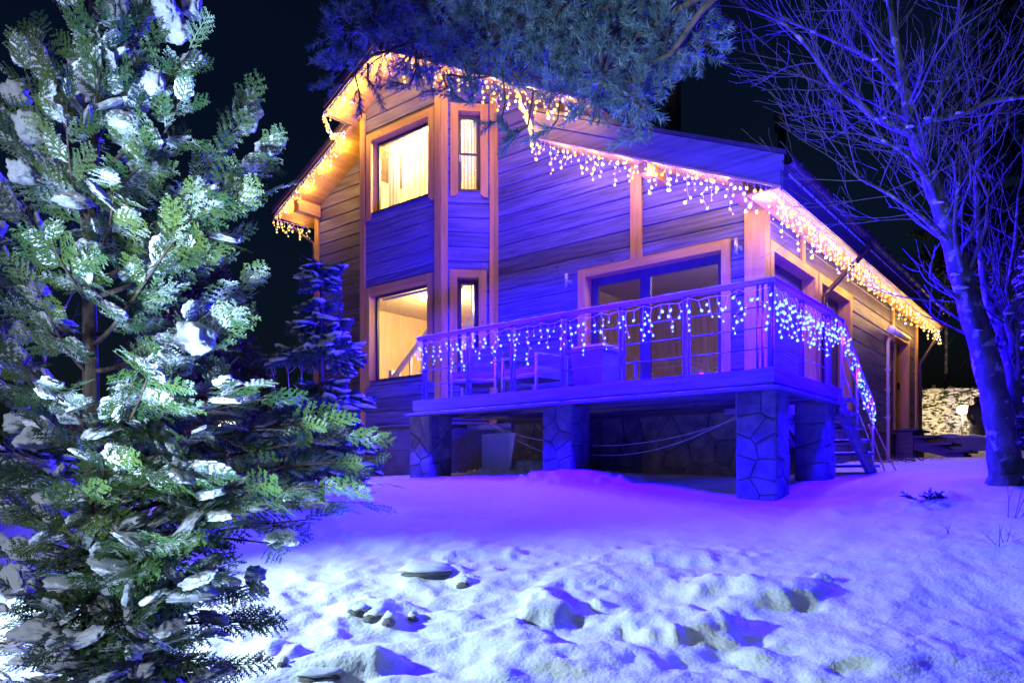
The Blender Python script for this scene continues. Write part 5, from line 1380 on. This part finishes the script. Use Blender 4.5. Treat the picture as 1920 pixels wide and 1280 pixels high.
# ------------------------------------------------------------------ bare deciduous tree on the right
def bare_tree(name, label, cat, stems, seed, twig_levels=3, mat=BARK, tmat=TWIG, dens=1.0, twl=.9):
    """stems: list of lists (px, py, depth, radius). First is the trunk, others are limbs, each a part; twigs joined as stuff"""
    rr = random.Random(seed)
    b0 = wpx(*stems[0][0][:3]); base = Vector((b0.x, b0.y, gz(b0.x, b0.y)))
    e = thing(name, label, cat, base); tw = MB()
    def grow(p, d, L, r, lev):
        n = 5; pts = [p]; q = p.copy(); dd = d.copy()
        for i in range(n):
            dd = (dd + Vector((rr.uniform(-.22, .22), rr.uniform(-.22, .22), rr.uniform(-.10, .20)))).normalized(); q = q + dd * L / n; pts.append(q.copy())
        tw.tube([k - base for k in pts], [max(.0022, r * (1 - .75 * i / n)) for i in range(n + 1)], 4 if r < .012 else 5, False)
        if lev > 0:
            for k in range(int(rr.uniform(2.2, 4.6) * dens)):
                f = rr.uniform(.25, 1.0); i = min(int(f * n), n - 1); s = Vector((rr.uniform(-1, 1), rr.uniform(-1, 1), rr.uniform(-.5, 1)))
                grow(pts[i].lerp(pts[i + 1], f * n - i), (dd * .9 + s * .8).normalized(), L * rr.uniform(.4, .72), r * .5, lev - 1)
    for si, st in enumerate(stems):
        P = [wpx(x, y, d) for x, y, d, r in st]; Rr = [q[3] for q in st]
        if si == 0: P.insert(0, base - Vector((0, 0, .15))); Rr.insert(0, Rr[0] * 1.45)
        pts, rad = [], []
        for i in range(len(P) - 1):
            a, b = P[i], P[i + 1]; pa, pb = P[max(i - 1, 0)], P[min(i + 2, len(P) - 1)]
            for k in range(5):
                t = k / 5; q = .5 * ((2 * a) + (b - pa) * t + (2 * pa - 5 * a + 4 * b - pb) * t * t + (-pa + 3 * a - 3 * b + pb) * t ** 3)
                pts.append(q); rad.append((Rr[i] + (Rr[i + 1] - Rr[i]) * t) * (1 + .07 * sin(len(pts) * 1.7)))
        pts.append(P[-1]); rad.append(Rr[-1])
        m = MB(); m.tube([q - base for q in pts], rad, 12 if rad[0] > .06 else 8); m.build('trunk' if si == 0 else 'limb', mat, e, True)
        n = len(pts)
        for i in range(3 if si == 0 else 1, n):
            if si == 0 and pts[i].z < base.z + 1.6: continue
            for k in range(1 if rr.random() < .75 * dens else 2 if rr.random() < .4 else 0):
                d = (pts[i] - pts[i - 1]).normalized(); s = Vector((rr.uniform(-1, 1), rr.uniform(-1, 1), rr.uniform(-.3, .8)))
                grow(pts[i], (d * .6 + s).normalized(), twl * rr.uniform(.5, 1.15), max(.006, rad[i] * .28), twig_levels - 1)
        d = (pts[-1] - pts[-2]).normalized()
        for k in range(2): grow(pts[-1], (d + Vector((rr.uniform(-.5, .5), rr.uniform(-.5, .5), rr.uniform(-.2, .5)))).normalized(), twl, rad[-1] * .8, twig_levels - 1)
    tag(tw.build('twigs', tmat, e), kind='stuff')
    return e, base
ALD, ab = bare_tree('bare_tree', 'leaning leafless tree with blue lit patchy bark at the right', 'tree',
    [[(1884, 890, 7.0, 0.142), (1876, 800, 7.0, 0.129), (1850, 680, 7.0, 0.116), (1812, 550, 7.05, 0.103), (1780, 440, 7.1, 0.086), (1745, 340, 7.1, 0.073), (1712, 245, 7.15, 0.060), (1694, 150, 7.2, 0.047), (1676, 60, 7.25, 0.034), (1660, -60, 7.3, 0.026)],
     [(1708, 250, 7.15, 0.043), (1650, 225, 7.0, 0.034), (1600, 185, 6.9, 0.029), (1560, 150, 6.8, 0.024), (1520, 95, 6.7, 0.019), (1470, 45, 6.6, 0.014), (1400, 15, 6.6, 0.009)],
     [(1690, 170, 7.2, 0.030), (1640, 115, 7.4, 0.024), (1560, 75, 7.5, 0.017), (1480, 40, 7.5, 0.012)],
     [(1900, 780, 7.1, 0.086), (1896, 690, 7.15, 0.073), (1880, 620, 7.2, 0.060), (1852, 560, 7.3, 0.043), (1840, 470, 7.4, 0.034), (1830, 350, 7.5, 0.024), (1838, 250, 7.5, 0.015)],
     [(1893, 690, 7.15, 0.052), (1900, 640, 7.1, 0.043), (1890, 590, 7.05, 0.039), (1915, 560, 7.0, 0.039), (1990, 500, 7.0, 0.030)],
     [(1760, 380, 7.1, 0.030), (1735, 330, 6.9, 0.024), (1700, 290, 6.8, 0.019), (1650, 260, 6.7, 0.012)],
     [(1782, 455, 7.1, 0.028), (1720, 400, 6.8, 0.019), (1660, 360, 6.6, 0.013), (1610, 335, 6.5, 0.008)],
     [(1730, 290, 7.15, 0.039), (1760, 190, 7.3, 0.029), (1790, 90, 7.4, 0.021), (1800, -20, 7.5, 0.013)],
     [(1735, 225, 7.2, 0.034), (1800, 215, 7.1, 0.030), (1860, 190, 7.0, 0.026), (1940, 180, 6.9, 0.019)],
     [(1870, 640, 7.2, 0.026), (1900, 480, 7.4, 0.019), (1910, 360, 7.5, 0.012)],
     [(1810, 530, 7.05, 0.026), (1790, 430, 6.8, 0.017), (1800, 330, 6.7, 0.010)]], 4, 3, dens=.85)
# moss and snow at its foot
m = MB(); o = link('moss_patch', blob_mesh('moss_patch', 3, MOSS, .9, 3, .25), ALD); o.location = (-.02, -.17, .08); o.scale = (.13, .06, .16)
for x, y, s in ((1800, 540, .06), (1885, 775, .05), (1860, 700, .03), (1790, 515, .04), (1835, 620, .03), (1705, 238, .035), (1655, 222, .03), (1604, 180, .03), (1560, 146, .025), (1738, 222, .03), (1798, 212, .03), (1716, 395, .025), (1890, 588, .04), (1916, 556, .04), (1762, 380, .03), (1640, 112, .025)):
    o = link('snow_clump', SNB[1], ALD); q = wpx(x, y, 6.93); o.location = q - ab; o.scale = (s, s * .8, s)
tag(bare_tree('bare_bush', 'faint leafless bush in the dark at the far left', 'bush', [[(80, 700, 13, .05), (85, 620, 13, .04), (70, 540, 13, .025), (60, 480, 13, .015)], [(85, 640, 13, .03), (130, 560, 13, .02), (150, 500, 13, .012)], [(78, 640, 13, .03), (30, 560, 13, .02), (0, 520, 13, .012)]], 9, 3, tmat=TWIG, twl=.8)[0])
tag(bare_tree('bare_shrub', 'thin leafless shrub between the blue spruce and the dark sky', 'shrub', [[(545, 800, 11.5, .012), (543, 740, 11.5, .009), (540, 700, 11.5, .005)], [(530, 800, 11.5, .01), (515, 730, 11.5, .006)], [(560, 800, 11.5, .01), (566, 700, 11.5, .006)]], 10, 2, tmat=TWIG, dens=.8, twl=.25)[0])
tag(bare_tree('bare_sapling', 'thin bare sapling far behind the corner downspout', 'tree', [[(1772, 800, 26, .06), (1774, 650, 26, .05), (1772, 540, 26, .03), (1768, 440, 26, .02)]], 12, 3, tmat=TWIG, dens=.8, twl=1.2)[0])

# ------------------------------------------------------------------ hedge, low wall, figure
def hedge():
    rr = random.Random(21); D0, D1h = 24.0, 25.6
    A, Bq = wpx(1690, 815, 25.6), wpx(1990, 815, 23.2)
    zt0 = (HY - 733) / F * 25.6; zt1 = (HY - 728) / F * 23.2
    e = thing('hedge', 'clipped evergreen hedge plastered with snow at the back right', 'hedge', (A.x, A.y, A.z))
    d = (Bq - A); L = d.length; dn = d.normalized(); n = Vector((dn.y, -dn.x, 0)).normalized()
    if n.y > 0: n = -n
    H = zt0 - A.z
    m = MB(); m.hexa([(0, 0, -.6), tuple(d + Vector((0, 0, -.6))), tuple(d + Vector((0, 0, -.6)) - n * .9), tuple(-n * .9 + Vector((0, 0, -.6)))],
                     [(0, 0, H - .05), tuple(d + Vector((0, 0, H - .05))), tuple(d - n * .9 + Vector((0, 0, H - .05))), tuple(-n * .9 + Vector((0, 0, H - .05)))]); m.build('core', HEDGE, e)
    leaf, snow = [], []
    va = [mesh_arrays(q) for q in DK]; sa = [mesh_arrays(q) for q in SNB]
    for k in range(1500):
        u_, v_ = rr.random(), rr.random(); q = d * u_ + Vector((0, 0, -.5 + v_ * (H + .5))) + n * rr.uniform(-.02, .10)
        M = frame_matrix(q, (n + Vector((rr.uniform(-.5, .5), 0, rr.uniform(-.5, .6)))).normalized(), (0, 0, 1), rr.uniform(.18, .30), rr.uniform(0, 6)); leaf.append((*va[k % 2], M))
    for k in range(1250):
        u_, v_ = rr.random(), rr.random(); q = d * u_ + Vector((0, 0, -.5 + v_ * (H + .5))) + n * rr.uniform(.10, .20)
        M = Matrix.Translation(q) @ dn.to_track_quat('X', 'Z').to_matrix().to_4x4() @ Matrix.Rotation(rr.uniform(-.35, .35), 4, 'Y') @ Matrix.Diagonal((rr.uniform(.10, .24), .10, rr.uniform(.07, .11), 1)); snow.append((*sa[k % 4], M))
    tag(link('hedge_leaves', join_instances('hedge_leaves', leaf, HEDGE), e), kind='stuff')
    tag(link('snow_patches', join_instances('snow_patches', snow, SNOWFAR, True), e), kind='stuff')
    m = MB(); N = 40
    for i in range(N):
        f0, f1 = i / N, (i + 1) / N; h0, h1 = (H + .02 + .05 * sin(i * 2.1), H + .02 + .05 * sin((i + 1) * 2.1))
        m.hexa([tuple(d * f0 + n * .12 + Vector((0, 0, H - .06))), tuple(d * f1 + n * .12 + Vector((0, 0, H - .06))), tuple(d * f1 - n * .9 + Vector((0, 0, H - .06))), tuple(d * f0 - n * .9 + Vector((0, 0, H - .06)))],
               [tuple(d * f0 + n * .08 + Vector((0, 0, h0))), tuple(d * f1 + n * .08 + Vector((0, 0, h1))), tuple(d * f1 - n * .9 + Vector((0, 0, h1))), tuple(d * f0 - n * .9 + Vector((0, 0, h0)))])
    m.build('snow_cap', SNOWFAR, e)
hedge()
def low_wall():
    A, Bq = wpx(1735, 842, 21.5), wpx(1990, 846, 20.2); zt = (HY - 819) / F * 21.5 - A.z
    e = thing('low_wall', 'low plastered garden wall capped with snow in front of the hedge', 'wall', A)
    d = Bq - A; n = Vector((d.y, -d.x, 0)).normalized()
    if n.y > 0: n = -n
    m = MB(); m.hexa([(0, 0, -.7), tuple(d + Vector((0, 0, -.7))), tuple(d - n * .3 + Vector((0, 0, -.7))), tuple(-n * .3 + Vector((0, 0, -.7)))], [(0, 0, zt), tuple(d + Vector((0, 0, zt))), tuple(d - n * .3 + Vector((0, 0, zt))), tuple(-n * .3 + Vector((0, 0, zt)))]); w = m.build('wall_body', WALLP, e)
    snow_strip(Vector((0, 0, zt - .002)) - n * .13, d + Vector((0, 0, zt - .002)) - n * .13, .46, .12, 'snow_cap', e, 60)
    m = MB(); m.hexa([tuple(-n * .3 + Vector((0, 0, -.7))), tuple(d - n * .3 + Vector((0, 0, -.7))), tuple(d - n * 4 + Vector((0, 0, -.7))), tuple(-n * 4 + Vector((0, 0, -.7)))], [tuple(-n * .3 + Vector((0, 0, zt - .03))), tuple(d - n * .3 + Vector((0, 0, zt - .03))), tuple(d - n * 4 + Vector((0, 0, zt + .06))), tuple(-n * 4 + Vector((0, 0, zt + .06)))])
    tag(m.build('snow_bank', SNOWFAR), kind='structure').location = A
low_wall()
def person():
    D = 22.4; c = wpx(1834, 812, D)
    top = (HY - 744) / F * D; H = 1.68; z0 = top - H
    e = thing('person', 'person in a dark hooded coat standing before the hedge near the lamp', 'person', (c.x, c.y, z0))
    # one continuous body grown from a skeleton
    J = [((0, 0, .92), .15), ((0, 0, 1.12), .16), ((0, 0, 1.34), .19), ((0, 0, 1.46), .09), ((0, -.02, 1.56), .105), ((0, -.01, 1.64), .08),
         ((-.11, 0, .86), .12), ((-.12, -.02, .48), .08), ((-.12, .02, .08), .06), ((-.12, -.14, .04), .045), ((.11, 0, .86), .12), ((.12, -.03, .48), .08), ((.12, .0, .08), .06), ((.12, -.16, .04), .045),
         ((-.23, 0, 1.36), .09), ((-.30, -.02, 1.10), .065), ((-.24, -.12, .88), .05), ((-.20, -.15, .80), .04), ((.23, 0, 1.36), .09), ((.30, -.02, 1.10), .065), ((.24, -.12, .88), .05), ((.20, -.15, .80), .04)]
    Ed = [(0, 1), (1, 2), (2, 3), (3, 4), (4, 5), (0, 6), (6, 7), (7, 8), (8, 9), (0, 10), (10, 11), (11, 12), (12, 13), (2, 14), (14, 15), (15, 16), (16, 17), (2, 18), (18, 19), (19, 20), (20, 21)]
    me = bpy.data.meshes.new('body'); me.from_pydata([j[0] for j in J], Ed, []); me.materials.append(COAT)
    b = link('body', me, e); b.modifiers.new('skin', 'SKIN'); s = b.modifiers.new('smooth', 'SUBSURF'); s.levels = s.render_levels = 2
    for i, j in enumerate(J): me.skin_vertices[0].data[i].radius = (j[1], j[1])
    me.skin_vertices[0].data[0].use_root = True
    m = MB(); m.lathe((0, 0, .55), [(.25, 0), (.24, .2), (.20, .4), (.22, .65), (.23, .82), (.12, .93)], 16); m.build('coat', COAT, e, True)
    m = MB(); m.lathe((0, .02, 1.46), [(.13, 0), (.145, .09), (.12, .18), (.05, .23), (.001, .24)], 14); m.build('hood', COAT, e, True)
    me = blob_mesh('face', 2, SKIN, 1.0, 2, .05, under=1.0); o = link('face', me, e); o.location = (0, -.085, 1.56); o.scale = (.062, .05, .085)
person()

# ------------------------------------------------------------------ things in the snow
def edging_stone(px, py, w, h, label, seed, rot=0):
    p = px_ground(px, py); k = p.y / F
    me = blob_mesh('stone_body', seed, FOUND, .8, 3, .22, 1.4, under=.9)
    e = thing('edging_stone', label, 'stone', (p.x, p.y + w * k * .1, p.z), (0, 0, rot), 'edging stones in the snow')
    o = link('stone_body', me, e); o.scale = (w * k / 2, w * k * .28 if w > 60 else w * k * .4, h * k); o.location.z = -h * k * .15
    me2 = blob_mesh('snow_cap', seed + 60, SNOWF, .7, 3, .2, 1.8, under=.3); o = link('snow_cap', me2, e); o.scale = (w * k / 2 * 1.06, w * k * .36 if w > 60 else w * k * .46, h * k * 1.5); o.location = (0, .035, h * k * .45)
edging_stone(803, 1081, 96, 13, 'longest edging stone showing a dark side under snow, at the top', 1, .12)
edging_stone(870, 1099, 30, 12, 'small round edging stone just right of the longest one', 2)
edging_stone(668, 1149, 40, 10, 'left end edging stone of the middle row', 3, -.5)
edging_stone(700, 1160, 46, 13, 'middle edging stone of the middle row', 4, -.35)
edging_stone(729, 1177, 26, 14, 'rounded edging stone lowest in the middle row', 5)
edging_stone(774, 1166, 20, 10, 'tiny edging stone right of the middle row', 6)
edging_stone(487, 1237, 20, 10, 'small edging stone nearest the thuja', 7)
edging_stone(528, 1247, 20, 10, 'small edging stone second from the thuja', 8)
edging_stone(600, 1276, 90, 12, 'edging stone at the bottom edge of the picture', 9, .1)
def snow_twigs(px, py, n, L, label, mat=TWIG, seed=0, flat=False):
    rr = random.Random(seed); p = px_ground(px, py); e = thing('snow_plant', label, 'plant', p); m = MB()
    for i in range(n):
        a = rr.uniform(-1, 1) if not flat else rr.uniform(-1.2, 1.2)
        d = Vector((sin(a), rr.uniform(-.3, .3), cos(a) if not flat else .28)); q = Vector((rr.uniform(-.04, .04) * n * .4, rr.uniform(-.05, .05), -.02))
        pts = [q, q + d * L * .5 + Vector((rr.uniform(-.01, .01), 0, 0)), q + d * L + Vector((rr.uniform(-.02, .02), 0, -.02 if flat else .0))]
        m.tube(pts, [.004, .003, .0015], 4)
        m.tube([pts[1], pts[1] + Vector((d.x + rr.uniform(-.6, .6), d.y, d.z)) * L * .35], [.0025, .001], 4)
    m.build('stems', mat, e); return e, p
e, p = snow_twigs(1735, 940, 7, .30, 'dark juniper sprig lying on the snow near the stairs', DARKCON, 3, True)
its = []; rr = random.Random(8)
for k in range(16):
    a = rr.uniform(-1.3, 1.3); its.append((k % 2, frame_matrix(Vector((rr.uniform(-.18, .18), rr.uniform(-.08, .06), .02)), (sin(a), rr.uniform(-.5, .2), .25), (0, 0, 1), .11, 0), 1))
spread('needle_shoot', DK, its, e, DARKCON)
snow_twigs(1780, 1000, 3, .12, 'two thin dry stems sticking out of the snow, left pair', TWIG, 4)
snow_twigs(1885, 1020, 4, .16, 'thin dry stems sticking out of the snow at the right edge', TWIG, 5)
snow_twigs(1900, 970, 4, .3, 'sparse twiggy stems sticking out of the snow under the bare tree', TWIG, 6)
# litter of twigs at the house foot beside the stairs
rr = random.Random(33); p = px_ground(1672, 868); m = MB()
for k in range(90):
    q = Vector((rr.gauss(0, .22), rr.gauss(0, .35), .02 + rr.uniform(0, .05))); d = Vector((rr.uniform(-1, 1), rr.uniform(-1, 1), rr.uniform(-.1, .35))).normalized() * rr.uniform(.08, .2); m.tube([q, q + d], [.006, .003], 4)
o = m.build('dead_twigs', DIRT); o.location = p; tag(o, 'dark dead plant litter on the snow at the side wall foot', 'plant litter', kind='stuff')
